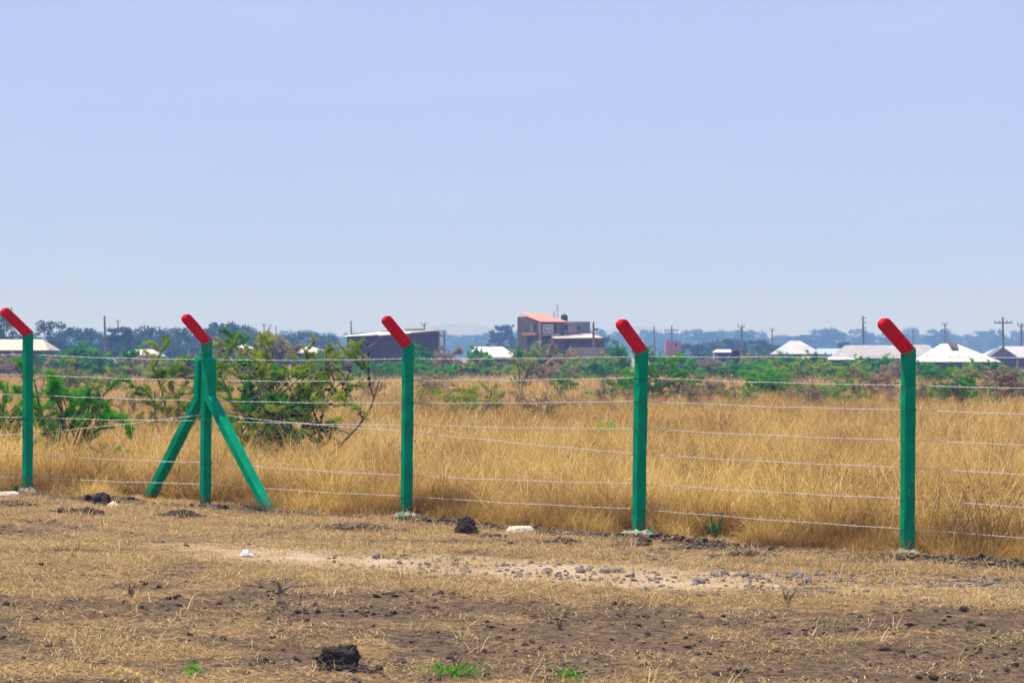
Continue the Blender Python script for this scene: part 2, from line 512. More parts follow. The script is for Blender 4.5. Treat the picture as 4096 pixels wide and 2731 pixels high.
def variant(name, parts, m):
    V = np.concatenate([p[0] for p in parts]); T = np.concatenate([p[1] for p in parts])
    return quads_mesh(name, V, m, link=False, attrs={'tint': T})

def field_points(n, y0, y1, marg, power=1.0):
    y = y0 + (y1 - y0) * rng.uniform(0, 1, n) ** power
    # even areal density inside the trapezoid
    half = .205 * y + marg
    keep = rng.uniform(0, half.max(), n) < half
    y = y[keep]; half = half[keep]
    return rng.uniform(-1, 1, len(y)) * half, y

tall = [variant('grass_kind_%d' % i, [blades(34, .17, .3, .62, .25, 1.15, .0065, 3, .8, (.0, .75)), blades(13, .16, .5, .95, .1, .9, .0060, 4, 1.0, (.55, 1.0)),
                                      blades(8, .2, .45, .8, .6, 1.25, .0075, 3, .6, (.75, 1.05)), blades(20, .22, .1, .3, .5, 1.5, .007, 2, .5, (0, .6))], STRAW) for i in range(10)]
def grass_band(name, n, y0, y1, marg, s0, s1, label):
    x, y = field_points(n, y0, y1, marg)
    d = y - fence_y(x)
    edge = d + 0.22 * (fbm(x * 2.1, y * .3, 87, 2) - .5) * 2
    k = (edge > 0.02) & (d < 1.75) & ~((np.abs(x - 2.04) < .30) & (y < 26.0)) & ~((x > -4.75) & (x < -3.15) & (d < 1.15))
    x, y, edge = x[k], y[k], edge[k]
    hgt = .45 + .55 * sstep(0, 1.6, edge)
    patchy = .35 + 1.2 * fbm(x * .9, y * .7, 91, 3)
    s = rng.uniform(s0, s1, len(x)) * hgt * patchy
    p = np.stack([x, y, ground_z(x, y) - .02], -1)
    rot = np.stack([rng.normal(0, .09, len(x)), rng.normal(0, .09, len(x)), rng.uniform(0, 6.28, len(x))], -1)
    wide = np.clip(s * 1.0, s0 * .75, None)
    return scatter(name, p, rot, np.stack([wide, wide, s], -1), rng.integers(0, 10, len(x)), tall, label)
def tile(name, S, dens, mix_, m, wmul=1.0, hs=(.75, 1.25)):
    """a square sod of grass S metres wide: tufts joined into one mesh so that it traces fast"""
    nc = int(S * S * dens)
    C = rng.uniform(-S / 2, S / 2, (nc, 2)); sd9 = int(rng.integers(99)); hsc = rng.uniform(hs[0], hs[1], nc) * np.clip(.25 + 1.3 * fbm(C[:, 0] * (3.3 / S) * 1.4 + 7, C[:, 1] * (3.3 / S) * 1.4, sd9, 2), .35, 1.3)
    Vs = []; Ts = []
    for (n, spread, h0, h1, l0, l1, w, seg, dr, ti) in mix_:
        N_ = n * nc
        V, T = blades(N_, spread, h0, h1, l0, l1, w * wmul, seg, dr, ti)
        ci = rng.integers(0, nc, N_)
        k = np.tile(hsc[ci], seg)[:, None, None]
        V = V * k
        V[:, :, :2] += np.tile(C[ci], (seg, 1))[:, None, :]
        T = np.clip(T + np.tile(rng.normal(0, .13, nc)[ci], seg)[:, None], 0, 1)
        Vs.append(V); Ts.append(T)
    return quads_mesh(name, np.concatenate(Vs), m, link=False, attrs={'tint': np.concatenate(Ts)})
def sods(name, S, step, y0, y1, marg, vs, label, near_fence=None, clear=None):
    ys = np.arange(y0, y1, step); P = []
    for yy in ys:
        half = .205 * (yy + step) + marg
        xs = np.arange(-half, half + step, step)
        P.append(np.stack([xs + rng.uniform(-.12, .12, len(xs)) * step, yy + rng.uniform(-.12, .12, len(xs)) * step], -1))
    P = np.concatenate(P)
    if near_fence is not None: P = P[P[:, 1] - fence_y(P[:, 0]) > near_fence]
    x, y = P[:, 0], P[:, 1]; n = len(x)
    e = .6
    sl = (ground_z(x + e, y) - ground_z(x - e, y)) / (2 * e)
    rot = np.stack([np.zeros(n), np.zeros(n), rng.integers(0, 4, n) * (np.pi / 2) + rng.normal(0, .08, n)], -1)
    sc = .85 + .45 * (fbm(x * .12, y * .08, 95, 3) - .3)
    return scatter(name, np.stack([x, y, ground_z(x, y) - .02], -1), rot, np.stack([np.ones(n), np.ones(n), sc], -1), rng.integers(0, len(vs), n), vs, label)
MIX = [(30, .17, .3, .62, .25, 1.15, .0065, 3, .8, (.0, .75)), (11, .16, .5, .95, .1, .9, .0062, 4, 1.0, (.55, 1.0)),
       (8, .2, .45, .8, .6, 1.25, .0078, 3, .6, (.75, 1.05)), (16, .22, .1, .3, .5, 1.5, .007, 2, .5, (0, .6))]
MIX2 = [(26, .2, .3, .65, .2, 1.1, .010, 2, .8, (.0, .8)), (12, .2, .5, .9, .1, .9, .009, 3, 1.0, (.5, 1.0))]
MIX3 = [(12, .3, .3, .65, .2, 1.0, .022, 2, .6, (.0, .85)), (6, .3, .5, .9, .1, .9, .018, 2, .8, (.5, 1.0))]
near_t = [tile('sod_kind_%d' % i, 2.2, 18, MIX, STRAW) for i in range(4)]
mid_t = [tile('meadow_kind_%d' % i, 4.4, 11, MIX2, STRAW) for i in range(3)]
far_t = [tile('far_grass_kind_%d' % i, 9.0, 5, MIX3, STRAW) for i in range(3)]
grass_band('tall_grass', 12500, 20.5, 33.5, 3.5, .8, 1.25, 'tall golden dry grass just behind the wire fence')
sods('field_grass', 2.2, 2.0, 23.5, 46, 3.5, near_t, 'golden dry grass of the open field behind the fence', near_fence=2.45)
sods('meadow_grass', 4.4, 4.0, 47.5, 98, 6, mid_t, 'golden dry grass of the field around the bushes')
sods('far_grass', 9.0, 8.2, 102, 330, 12, far_t, 'far dry grass reaching to the houses')

# straw, stubble and weeds on the verge in front of the fence
litter = [variant('litter_kind_%d' % i, [blades(190, .42, .05, .22, 0, 1, .0055, 2, 0, (.1, 1.0), flat=True), blades(26, .4, .03, .10, .3, 1.2, .005, 2, .3)], STUB) for i in range(6)]
stub = [variant('stub_kind_%d' % i, [blades(26, .09, .05, .17, .4, 1.4, .005, 2, .5)], STUB) for i in range(5)]
def verge(name, n, vs, fn, s0, s1, label, tilt=.0):
    x, y = field_points(n, 12.9, 31.5, 2.5)
    d = y - fence_y(x)
    k = (d < .25) & (rng.uniform(0, 1, len(x)) < fn(x, y, d))
    x, y = x[k], y[k]
    s = rng.uniform(s0, s1, len(x))
    p = np.stack([x, y, ground_z(x, y)], -1)
    rot = np.stack([rng.normal(0, tilt, len(x)), rng.normal(0, tilt, len(x)), rng.uniform(0, 6.28, len(x))], -1)
    return scatter(name, p, rot, np.stack([s, s, s * rng.uniform(.8, 1.2, len(x))], -1), rng.integers(0, len(vs), len(x)), vs, label)
verge('straw_litter', 9000, litter, lambda x, y, d: np.clip(cover_amount(x, y) * 1.25 - .30, .07, .85) * (1 - .8 * track_amount(x, y)), .6, 1.1,
      'short dead straw lying on the verge in front of the fence')
verge('stubble', 16000, stub, lambda x, y, d: np.clip((cover_amount(x, y) - .25) * .35, .02, 1) * (1 - .93 * track_amount(x, y)) * (.25 + 1.5 * sstep(.45, .65, fbm(x * .8, y * 1.5, 77, 3))), .6, 1.5,
      'tufts of short dry stubble standing on the verge', .05)

fringe = [variant('fringe_kind_%d' % i, [blades(60, .2, .12, .42, .55, 1.45, .006, 3, .5, (.25, 1.0)), blades(26, .2, .2, .5, .2, .9, .006, 3, .8, (.5, 1.0))], STRAW) for i in range(5)]
x, y = field_points(26000, 20.5, 32.5, 2.8)
d = y - fence_y(x) + .3 * (fbm(x * 1.7, y * .4, 88, 3) - .5)
k = (d > -.22) & (d < .35) & (np.abs(x - 2.04) > .28) & (rng.uniform(0, 1, len(x)) < .35 + .6 * sstep(.35, .6, fbm(x * 1.3, y * .6, 57, 2)))
x, y = x[k], y[k]; s = rng.uniform(.45, .95, len(x))
lowx = np.zeros(len(x), bool)
for px_, w_ in ((-5.72, .3), (-3.5, .25), (-1.14, .3), (1.3, .32), (3.65, .25)): lowx |= np.abs(x - px_) < w_
lowx |= (x > -4.7) & (x < -2.5)
s = np.where(lowx, s * .32, s)
scatter('grass_fringe', np.stack([x, y, ground_z(x, y) - .01], -1), np.stack([rng.normal(0, .1, len(x)), rng.normal(0, .1, len(x)), rng.uniform(0, 6.28, len(x))], -1),
        np.stack([s, s, s], -1), rng.integers(0, 5, len(x)), fringe, 'bent straw fringe along the foot of the fence')

def forb(n):
    r2 = np.random.default_rng(n); parts = []; V1, T1 = blades(9, .10, .45, .9, .05, .55, .0055, 4, .3, (.0, .35))
    tips = V1[27:36].mean(1)
    # dark seed heads on short side stalks
    pos = np.concatenate([V1[9 * k:9 * k + 9].mean(1) for k in (1, 2, 3)] + [tips])
    pos = np.repeat(pos, 2, 0) + r2.normal(0, .03, (len(pos) * 2, 3))
    q = r2.normal(0, 1, (len(pos), 3)); q /= np.linalg.norm(q, axis=1)[:, None]; e = np.cross(q, r2.normal(0, 1, q.shape)); e /= np.linalg.norm(e, axis=1)[:, None]
    V2 = np.stack([pos - q * .010, pos + e * .006, pos + q * .010, pos - e * .006], 1)
    return [(V1, T1), (V2, r2.uniform(0, .3, (len(V2), 4)))]
FORB = blade_mat('dry_forb', [(.13, .075, .04), (.22, .135, .07), (.32, .21, .10)], .7, .3)
fk = [variant('forb_kind_%d' % i, forb(i), FORB) for i in range(5)]
x, y = field_points(3000, 25, 75, 3)
d = y - fence_y(x)
cl_ = fbm(x * .35, y * .22, 203, 3)
k = (d > .15) & ~((x > -4.8) & (x < -3.1) & (d < 1.3)) & (rng.uniform(0, 1, len(x)) < .03 + .9 * sstep(.56, .68, cl_))
ex = rng.normal(0, 1, (20, 2)) * np.array([.5, .3]) + np.array([4.2, 23.5]); ex = ex[ex[:, 1] - fence_y(ex[:, 0]) > .0]
x = np.concatenate([x[k], ex[:, 0]]); y = np.concatenate([y[k], ex[:, 1]]); s = rng.uniform(.6, 1.15, len(x))
scatter('dry_forbs', np.stack([x, y, ground_z(x, y)], -1), np.stack([rng.normal(0, .15, len(x)), rng.normal(0, .15, len(x)), rng.uniform(0, 6.28, len(x))], -1),
        np.stack([s, s, s], -1), rng.integers(0, 5, len(x)), fk, 'dark dry weed stalks with seed heads standing in the grass')

stalk = [variant('stalk_kind_%d' % i, [blades(5, .12, .7, 1.25, .1, .7, .0065, 6, 1.5, (.85, 1.15)), blades(14, .12, .5, .9, .1, .6, .006, 4, .8, (.6, 1.0))], STRAW) for i in range(6)]
x, y = field_points(4200, 21, 50, 3)
d = y - fence_y(x)
k = (d > .25) & ~((x > -4.8) & (x < -3.1) & (d < 1.3)) & ~((np.abs(x - 2.04) < .4) & (y < 26.4)) & (rng.uniform(0, 1, len(x)) < .25 + .75 * sstep(.45, .65, fbm(x * .6, y * .45, 131, 2)))
x, y = x[k], y[k]; s = rng.uniform(.7, 1.15, len(x))
scatter('long_straw', np.stack([x, y, ground_z(x, y)], -1), np.stack([rng.normal(0, .1, len(x)), rng.normal(0, .1, len(x)), rng.uniform(0, 6.28, len(x))], -1),
        np.stack([s, s, s], -1), rng.integers(0, 6, len(x)), stalk, 'long pale bent straws standing above the grass')

# gravel
def rock_mesh(seed, sub=2, rough=.35, flat=.6):
    r2 = np.random.default_rng(seed)
    import bmesh
    bm = bmesh.new(); bmesh.ops.create_icosphere(bm, subdivisions=sub, radius=.5)
    planes = [(Vector(r2.normal(0, 1, 3)).normalized(), r2.uniform(.28, .46)) for _ in range(9)]
    for v in bm.verts:
        for n, dd in planes:
            k = v.co.dot(n)
            if k > dd: v.co -= n * (k - dd)
        v.co *= 1 + r2.normal(0, .03 * rough)
        v.co.z *= flat
    me = bpy.data.meshes.new('rock'); bm.to_mesh(me); bm.free()
    return me
gk = []
for i in range(6):
    me = rock_mesh(50 + i, 1); me.name = 'gravel_kind'; me.materials.append(M['gravel'])
    gk.append(bpy.data.objects.new('gravel_kind_%d' % i, me))
n = 16000
x = rng.uniform(-6.5, 7.5, n); off = rng.normal(0, .75, n); y = track_y(x) + off
dens = sstep(-3.0, 1.2, x) * (.25 + .9 * sstep(.42, .62, fbm(x * .9, y * 1.6, 55, 3))) + .02
lane = .25 + .75 * np.maximum(np.exp(-((off - .55) / .45) ** 2), np.exp(-((off + .75) / .4) ** 2))
k = rng.uniform(0, 1, n) < dens * lane * .42
x, y = x[k], y[k]
s = .014 + .05 * rng.uniform(0, 1, len(x)) ** 3.2
scatter('gravel', np.stack([x, y, ground_z(x, y) + s * .15], -1), rng.uniform(-.5, .5, (len(x), 3)) * np.array([1, 1, 6.2]),
        np.stack([s * 1.25, s, s], -1), rng.integers(0, 6, len(x)), gk, 'loose grey gravel spread on the dirt track')

ck = []
for i in range(5):
    me = rock_mesh(80 + i, 1, 3.0, .8); me.name = 'crumb_kind'; me.materials.append(M['spoil'] if i < 3 else M['clod'])
    ck.append(bpy.data.objects.new('crumb_kind_%d' % i, me))
x, y = field_points(60000, 12.9, 31.5, 2.5)
d = y - fence_y(x)
k = (d < .1) & (rng.uniform(0, 1, len(x)) < np.clip(.8 - 1.5 * cover_amount(x, y), .03, 1) * (1 - .8 * track_amount(x, y)) * np.clip(3 * fbm(x * 1.7, y * 2.5, 12, 3) - .9 + 1.2 * (d > -1.0), .05, 1))
x, y = x[k], y[k]
s = .010 + .045 * rng.uniform(0, 1, len(x)) ** 4.0
scatter('soil_crumbs', np.stack([x, y, ground_z(x, y) + s * .1], -1), rng.uniform(-.5, .5, (len(x), 3)) * np.array([1, 1, 6.2]),
        np.stack([s * 1.4, s * 1.2, s], -1), rng.integers(0, 5, len(x)), ck, 'crumbs of dark broken soil on the bare verge')

x = rng.uniform(-8, 6.5, 5200); y = fence_y(x) + rng.normal(-.5, .16, len(x))
k = rng.uniform(0, 1, len(x)) < sstep(.42, .62, fbm(x * 1.25, x * 0 + 3, 61, 3))
x, y = x[k], y[k]
s = .018 + .075 * rng.uniform(0, 1, len(x)) ** 3.2
scatter('verge_clods', np.stack([x, y, ground_z(x, y) + s * .12], -1), rng.uniform(-.6, .6, (len(x), 3)) * np.array([1, 1, 6.2]),
        np.stack([s * 1.5, s * 1.2, s * .9], -1), rng.integers(0, 5, len(x)), [bpy.data.objects.new('verge_clod_kind_%d' % i, o_.data) for i, o_ in enumerate(ck)], 'dark soil clods strewn along the foot of the fence')

# ------------------------------------------------------------------ fence posts
UP = Vector((0, 0, 1))
def profile(w, ch):
    h = w / 2
    return [(h, -h + ch), (h, h - ch), (h - ch, h), (-h + ch, h), (-h, h - ch), (-h, -h + ch), (-h + ch, -h), (h - ch, -h)]
def sweep(path, w, xdir, ydir, ch=.012, jit=.0016, round_end=False, seed=1, miter=True, step=.12):
    """chamfered square bar along a path lying in the plane of xdir and Z; ydir is constant"""
    r2 = np.random.default_rng(seed)
    pts = []; 
    for i in range(len(path) - 1):
        a, b = Vector(path[i]), Vector(path[i + 1])
        m = max(1, int((b - a).length / step))
        for k in range(m): pts.append((a.lerp(b, k / m), i, k == 0 and i > 0))
    pts.append((Vector(path[-1]), len(path) - 2, False))
    def sdir(i): return (Vector(path[i + 1]) - Vector(path[i])).normalized()
    rings = []
    for p, i, corner in pts:
        t = sdir(i)
        nx = ydir.cross(t).normalized()
        wv = w
        sc = 1.0
        if corner:
            t0 = sdir(i - 1); bis = (t0 + t).normalized(); nx = ydir.cross(bis).normalized()
            sc = 1 / max(.4, bis.dot(t))
        rings.append([p + nx * (a * sc + r2.normal(0, jit)) + ydir * (b + r2.normal(0, jit)) for a, b in profile(w, ch)])
    if round_end:
        t = sdir(len(path) - 2); nx = ydir.cross(t).normalized(); p = pts[-1][0]
        for fw, k in ((.20, .95), (.36, .80), (.47, .55), (.50, .25)):
            rings.append([p + t * (w * fw) + nx * a * k + ydir * b * (1 - (1 - k) * .45) for a, b in profile(w, ch)])
    n = 8; vs = [v for r_ in rings for v in r_]; fs = []
    for i in range(len(rings) - 1):
        for k in range(n):
            fs.append((i * n + k, i * n + (k + 1) % n, (i + 1) * n + (k + 1) % n, (i + 1) * n + k))
    fs.append(tuple(reversed(range(n)))); fs.append(tuple(range(len(vs) - n, len(vs))))
    mb = MB(); mb.add(vs, fs); return mb

WIRE_Y = {0: [1418, 1498, 1578, 1669, 1734, 1818, 1909], 1: [1438, 1521, 1602, 1682, 1656, 1850, 1936],
          2: [1434, 1521, 1610, 1700, 1725, 1902, 1985], 3: [1425, 1510, 1604, 1714, 1815, 1934, 2036],
          4: [1421, 1541, 1639, 1761, 1870, 1995, 2116]}
POSTS = [  # foot px, bend px (axis), arm tip axis px, yaw, width
    dict(x=110, yb=1972, bx=112, by=1335, tx=37, ty=1250, yaw=43, w=.100, label='leftmost green fence post with red cranked arm, near the left edge'),
    dict(x=820, yb=2022, bx=828, by=1368, tx=755, ty=1276, yaw=38, w=.102, label='green fence post with red cranked arm, propped by two slanting braces'),
    dict(x=1625, yb=2070, bx=1632, by=1384, tx=1552, ty=1284, yaw=29, w=.106, label='green fence post with red cranked arm in front of the grey block shed'),
    dict(x=2552, yb=2146, bx=2566, by=1404, tx=2488, ty=1300, yaw=30, w=.110, label='green fence post with red cranked arm and paint splashed footing, second from right'),
    dict(x=3628, yb=2222, bx=3634, by=1404, tx=3535, ty=1298, yaw=19, w=.110, label='rightmost green fence post with red cranked arm, largest of the row'),
]
GRP = 'cranked concrete posts of the wire fence'
wire_pts = [[] for _ in range(7)]
for i, P in enumerate(POSTS):
    Y = FY[i + 1]
    foot = ray(P['x'], P['yb'], Y)
    bend = ray(P['bx'], P['by'], Y)
    th = R(P['yaw'])
    dx = Vector((-math.cos(th), -math.sin(th), 0)); dy = Vector((math.sin(th), -math.cos(th), 0))
    t = thing('fence_post', P['label'], 'fence post', foot, 0, GRP)
    low = Vector((0, 0, -.25)); bnd = bend - foot
    app = (P['bx'] - P['tx']) / F * Y / math.cos(th)
    arm_end = bnd + dx * app + UP * ((P['by'] - P['ty']) / F * Y)
    ad = (arm_end - bnd).normalized()
    # shaft: up to the mitred bend;  arm: from the bend outwards
    mid = (UP + ad).normalized()
    sh = sweep([low, bnd, bnd + ad * .02], P['w'], dx, dy, seed=i + 3)
    sh.build('shaft', M['green'], t)
    ar = sweep([bnd + ad * .0, arm_end], P['w'] * .985, dx, dy, round_end=True, seed=i + 30)
    # mitre the arm's root against the shaft
    n0 = 8
    for k in range(n0):
        v = Vector(ar.v[k]); kk = (v - bnd).dot(mid) / ad.dot(mid)
        ar.v[k] = tuple(v - ad * kk)
    arm_o = ar.build('arm', M['red'], t)
    L_arm = (arm_end - bnd).length; nn_ = dy.cross(ad).normalized()
    for fr in (.12, .5, .92):
        c0 = bnd + ad * (L_arm * fr) + dy * (P['w'] * .4925 + .0025) + nn_ * random.uniform(-.006, .006)
        hb_ = MB(); hb_.v = [tuple(c0 + (ad * math.cos(q) + nn_ * math.sin(q)) * .0075) for q in [k * math.pi / 5 for k in range(10)]]; hb_.f = [tuple(range(10))]
        hb_.build('wire_hole', M['dark_hole'], arm_o)
    if i in (1, 4):
        c0 = bnd + dy * (P['w'] * .5 + .003) - UP * (.03 if i == 1 else .02) + dx * (P['w'] * .18)
        db = MB(); db.tube([c0, c0 - UP * .03, c0 - UP * (.075 if i == 1 else .05)], [.006, .004, .002], 5); db.build('paint_drip', M['red'], arm_o)
    for j in range(7):
        yy = WIRE_Y[i][j]
        z = HC - (yy - YH) / F * Y
        c = foot + (bnd) * ((z - foot.z) / bnd.z)
        c.z = z
        ring = []
        hw = P['w'] / 2 + .003
        slope = random.uniform(-.012, .012)
        for a, b in ((-hw, -hw), (hw, -hw), (hw, hw), (-hw, hw), (-hw, -hw)):
            ring.append(c - foot + dx * a + dy * b + UP * slope * (b / hw))
        tb = MB(); tb.tube(ring, .0022, 4)
        if random.random() < .4:
            q = ring[1].lerp(ring[2], .5); tb.tube([q, q + dx * .012 + UP * -.03, q + dx * .006 + dy * .01 + UP * -.055, q + dy * .02 + UP * -.03], .0018, 4)
        tb.build('wire_tie', M['tie'], t)
        wp = c + Vector((0, P['w'] * .62, 0))
        if j == 4: wp.y -= .012
        wire_pts[j].append(wp)
    # cast footing where the photo shows one
    if i in (0, 2, 3, 4):
        fm = MB(); nn = 22
        rr = {0: .12, 2: .13, 3: .19, 4: .11}[i]
        ringz = [(1.0, -.04), (.85, .03), (.55, .055), (.2, .06)]
        r2 = np.random.default_rng(70 + i)
        for a, (k, zz) in enumerate(ringz):
            for b in range(nn):
                q = 2 * math.pi * b / nn
                rad = rr * k * (1 + r2.normal(0, .10))
                fm.v.append((rad * 1.25 * math.cos(q), rad * math.sin(q) - .05, zz * (1 + r2.normal(0, .25))))
        for a in range(3):
            for b in range(nn):
                fm.f.append((a * nn + b, a * nn + (b + 1) % nn, (a + 1) * nn + (b + 1) % nn, (a + 1) * nn + b))
        fm.f.append(tuple(range(3 * nn, 4 * nn)))
        fm.build('concrete_footing', M['concrete'], t)
    if i == 1:
        # two cranked braces leaning on the post
        for sgn, fx, fy_, lab in ((1, 1116, 2056, 'right green concrete brace leaning on the propped post, its top face sunlit'), (-1, 548, 1996, 'left green concrete brace leaning on the propped post, in shade')):
            n_out = dy * sgn
            off = n_out * (P['w'] * .5 + .056 + .004)
            g = ray(fx, fy_, Y)
            hor = abs(fx - P['x']) / F * Y / abs(n_out.x) - (P['w'])
            top = Vector((0, 0, HC - (1448 - YH) / F * Y - foot.z)); kink = Vector((0, 0, HC - (1588 - YH) / F * Y - foot.z))
            end = off + n_out * hor
            end.z = HC - (fy_ - YH) / F * (Y + end.y) - foot.z
            bt = thing('fence_brace', lab, 'fence brace', foot, 0, 'braces of the propped post')
            dirn = (off + kink - end).normalized()
            br = sweep([end - dirn * .25, off + kink, off + top], .112, n_out, dx, seed=40 + sgn, round_end=True, ch=.014, jit=.0016 if sgn > 0 else .003)
            br.build('bar', M['green'], bt)

# posts just outside the frame that hold the wire ends are left out; the strands run on past the frame
ends_l = [1410, 1489, 1568, 1660, 1758, 1806, 1898]
ends_r = [1433, 1556, 1665, 1790, 1918, 2055, 2176]
ORD = ['top', 'second', 'third', 'fourth', 'fifth', 'sixth', 'lowest']
LABS = ['top strand of barbed wire running level with the horizon', 'second strand of barbed wire from the top', 'third strand of barbed wire from the top, in the middle of the fence',
        'fourth strand of barbed wire from the top', 'fifth strand of barbed wire, slanting up to the braced post', 'sixth strand of barbed wire, next to the lowest', 'lowest strand of barbed wire, just above the grass verge']
for j in range(7):
    L0 = ray(-420, ends_l[j], 30.9); R0 = ray(4560, ends_r[j], 22.4)
    L0 = wire_pts[j][0] + (L0 - wire_pts[j][0]) * 1.8; R0 = wire_pts[j][-1] + (R0 - wire_pts[j][-1]) * 1.6
    ctrl = [L0] + wire_pts[j] + [R0]
    t = thing('barbed_wire', LABS[j], 'barbed wire', ctrl[0], 0, 'strands of the barbed wire fence')
    o0 = ctrl[0]
    line = []
    for a in range(len(ctrl) - 1):
        A, B = ctrl[a], ctrl[a + 1]; m = int((B - A).length / .02)
        ph = random.uniform(0, 6)
        for k in range(m):
            u = k / m
            p = A.lerp(B, u)
            p.z += -.012 * 4 * u * (1 - u) + .003 * math.sin(u * 17 + ph) * math.sin(math.pi * u)
            line.append(p - o0)
    line.append(ctrl[-1] - o0)
    st = MB()
    for s_ in (0, 1):
        pts = []
        for k, p in enumerate(line):
            q = k * .02 / .075 * 2 * math.pi + s_ * math.pi
            pts.append(p + Vector((0, math.cos(q) * .0018, math.sin(q) * .0018)))
        st.tube(pts, .0019, 4)
    st.build('strand', M['wire'], t, smooth=True)
    bb = MB()
    k = 3
    while k < len(line) - 2:
        p = line[k]; a = random.uniform(0, 6.28)
        for e in (0, 1.4):
            d = Vector((random.uniform(-.35, .35), math.cos(a + e), math.sin(a + e))).normalized() * .016
            bb.tube([p - d, p + d], .0017, 3)
        bb.tube([p + Vector((-.005, 0, 0)), p + Vector((.005, 0, 0))], .0055, 5)
        k += random.choice([5, 6, 6, 7])
    b = bb.build('barbs', M['wire'], t); b['kind'] = 'stuff'

ORDN = ['first', 'second', 'third', 'fourth', 'fifth', 'sixth', 'seventh', 'eighth', 'ninth', 'tenth', 'eleventh', 'twelfth', 'thirteenth', 'fourteenth', 'fifteenth', 'sixteenth']
ZN = ['left of the leftmost post', 'between leftmost and propped post', 'between propped and third post', 'between third and fourth post', 'between fourth and rightmost post', 'right of the rightmost post']
def zone_labels(items, what, tail=''):
    # items: (px, object); one label each, counted from the left inside its bay of the fence
    z = {}
    for px_, o in sorted(items, key=lambda q: q[0]): z.setdefault(sum(px_ > e for e in (110, 823, 1628, 2545, 3630)), []).append(o)
    for k, os_ in z.items():
        for i, o in enumerate(os_):
            o['label'] = ('%s%s %s' % (what, tail, ZN[k])) if len(os_) == 1 else ('%s%s, %s from left %s' % (what, tail, ORDN[i], ZN[k]))
# ------------------------------------------------------------------ lumps of soil, stones, litter along the verge
import bmesh
def lump(name, px, py, wpx, hpx, m, label, cat, group=None, seed=0, sub=4, rough=1.0, flat_top=False, deep=.8):
    p = on_ground(px, py)
    s = F / p.y
    w, h = wpx / s, hpx / s
    r2 = random.Random(seed + 5)
    bm = bmesh.new(); bmesh.ops.create_icosphere(bm, subdivisions=sub, radius=1.0)
    so = Vector((r2.uniform(0, 50), r2.uniform(0, 50), r2.uniform(0, 50)))
    from mathutils import noise
    for v in bm.verts:
        c = v.co.copy()
        a = noise.fractal(c * 1.6 + so, 1.0, 2.0, 4)
        b_ = abs(noise.fractal(c * 4.5 + so, 1.0, 2.0, 3))
        k = 1 + rough * (.30 * a + .22 * (b_ - .25))
        v.co = c * k
        if flat_top: v.co.z = min(v.co.z, .72 + .06 * a)
        v.co = Vector((v.co.x * w / 2, v.co.y * w / 2 * deep, v.co.z * h * .85))
    me = bpy.data.meshes.new(name); bm.to_mesh(me); bm.free()
    me.materials.append(m)
    if not rough: me.polygons.foreach_set('use_smooth', [True] * len(me.polygons))
    o = bpy.data.objects.new(name, me); COL.objects.link(o)
    o.location = (p.x, p.y, p.z + h * .12)
    return tag(o, label, cat, group)
def heap(name, px, py, wpx, hpx, m, label, cat, seed, n=26, group=None):
    """a low heap of broken clods: one thing, clods joined"""
    p = on_ground(px, py); s = F / p.y; w, h = 1.1 * wpx / s, 1.1 * hpx / s
    n = int(n * 1.5)
    t = thing(name, label, cat, p, 0, group)
    r2 = np.random.default_rng(seed)
    mb = MB()
    rocks = [rock_mesh(seed * 9 + k, 2, 2.5, .75) for k in range(5)]
    for k in range(n):
        u = np.clip(r2.normal(0, .42), -1, 1); v = np.clip(r2.normal(0, .4), -1, 1)
        sz = r2.uniform(.35, 1.0) * h * 1.05 * (1 - .45 * abs(u))
        me = rocks[k % 5]
        rot = Matrix.Rotation(r2.uniform(0, 6.28), 3, 'Z') @ Matrix.Rotation(r2.uniform(-.6, .6), 3, 'X')
        xx, yy = p.x + u * w / 2, p.y + v * w * .22
        c = Vector((u * w / 2, v * w * .22, gz(xx, yy) - p.z + sz * .08 + h * .15 * max(0, 1 - abs(u) - abs(v) * .8)))
        mb.add([rot @ (q.co * sz * 1.25) + c for q in me.vertices], [tuple(f.vertices) for f in me.polygons])
    o = mb.build('clods', m, t); o['kind'] = 'stuff'
    for me in rocks: bpy.data.meshes.remove(me)
    return t
heap('soil_heap', 60, 2020, 210, 34, M['spoil'], 'low heap of dug soil in front of the leftmost post', 'soil heap', 1, 40)
lump('soil_clod', 405, 2020, 80, 52, M['clod'], 'black soil clod standing highest of the pair between left post and braces', 'soil clod', seed=1)
heap('soil_heap', 330, 2056, 260, 40, M['clod'], 'black broken soil heap between the leftmost post and the left brace', 'soil heap', 2, 34)
lump('stone', 452, 2032, 48, 30, M['stone_pale'], 'small pale stone beside the black soil clods left of the braces', 'stone', seed=2, sub=3, rough=.6)
heap('soil_heap', 730, 2068, 180, 42, M['clod'], 'dark soil heap in front of the propped post', 'soil heap', 3, 44)
heap('soil_heap', 1450, 2116, 330, 42, M['spoil'], 'long dark soil heap left of the third post foot', 'soil heap', 4, 60)
lump('soil_clod', 1868, 2138, 88, 72, M['clod'], 'tall black soil clod right of the third post', 'soil clod', seed=3, deep=.9)
heap('soil_heap', 1965, 2146, 130, 26, M['clod'], 'small black soil heap between the tall clod and the pale boulder', 'soil heap', 5, 26)
lump('boulder', 2082, 2132, 118, 44, M['stone_pale'], 'smooth pale flat boulder with soil at its foot', 'boulder', seed=4, sub=4, rough=.35, flat_top=True)
heap('soil_heap', 2260, 2168, 150, 34, M['spoil'], 'dark soil heap between pale boulder and fourth post', 'soil heap', 6, 32)
heap('soil_heap', 2540, 2178, 190, 26, M['spoil'], 'soil heap around the foot of the fourth post', 'soil heap', 7, 34)
heap('soil_heap', 2740, 2190, 170, 26, M['spoil'], 'low soil heap right of the fourth post', 'soil heap', 8, 30)
heap('soil_heap', 2990, 2222, 260, 40, M['spoil'], 'broad soil heap below the spiky green plant', 'soil heap', 9, 50)
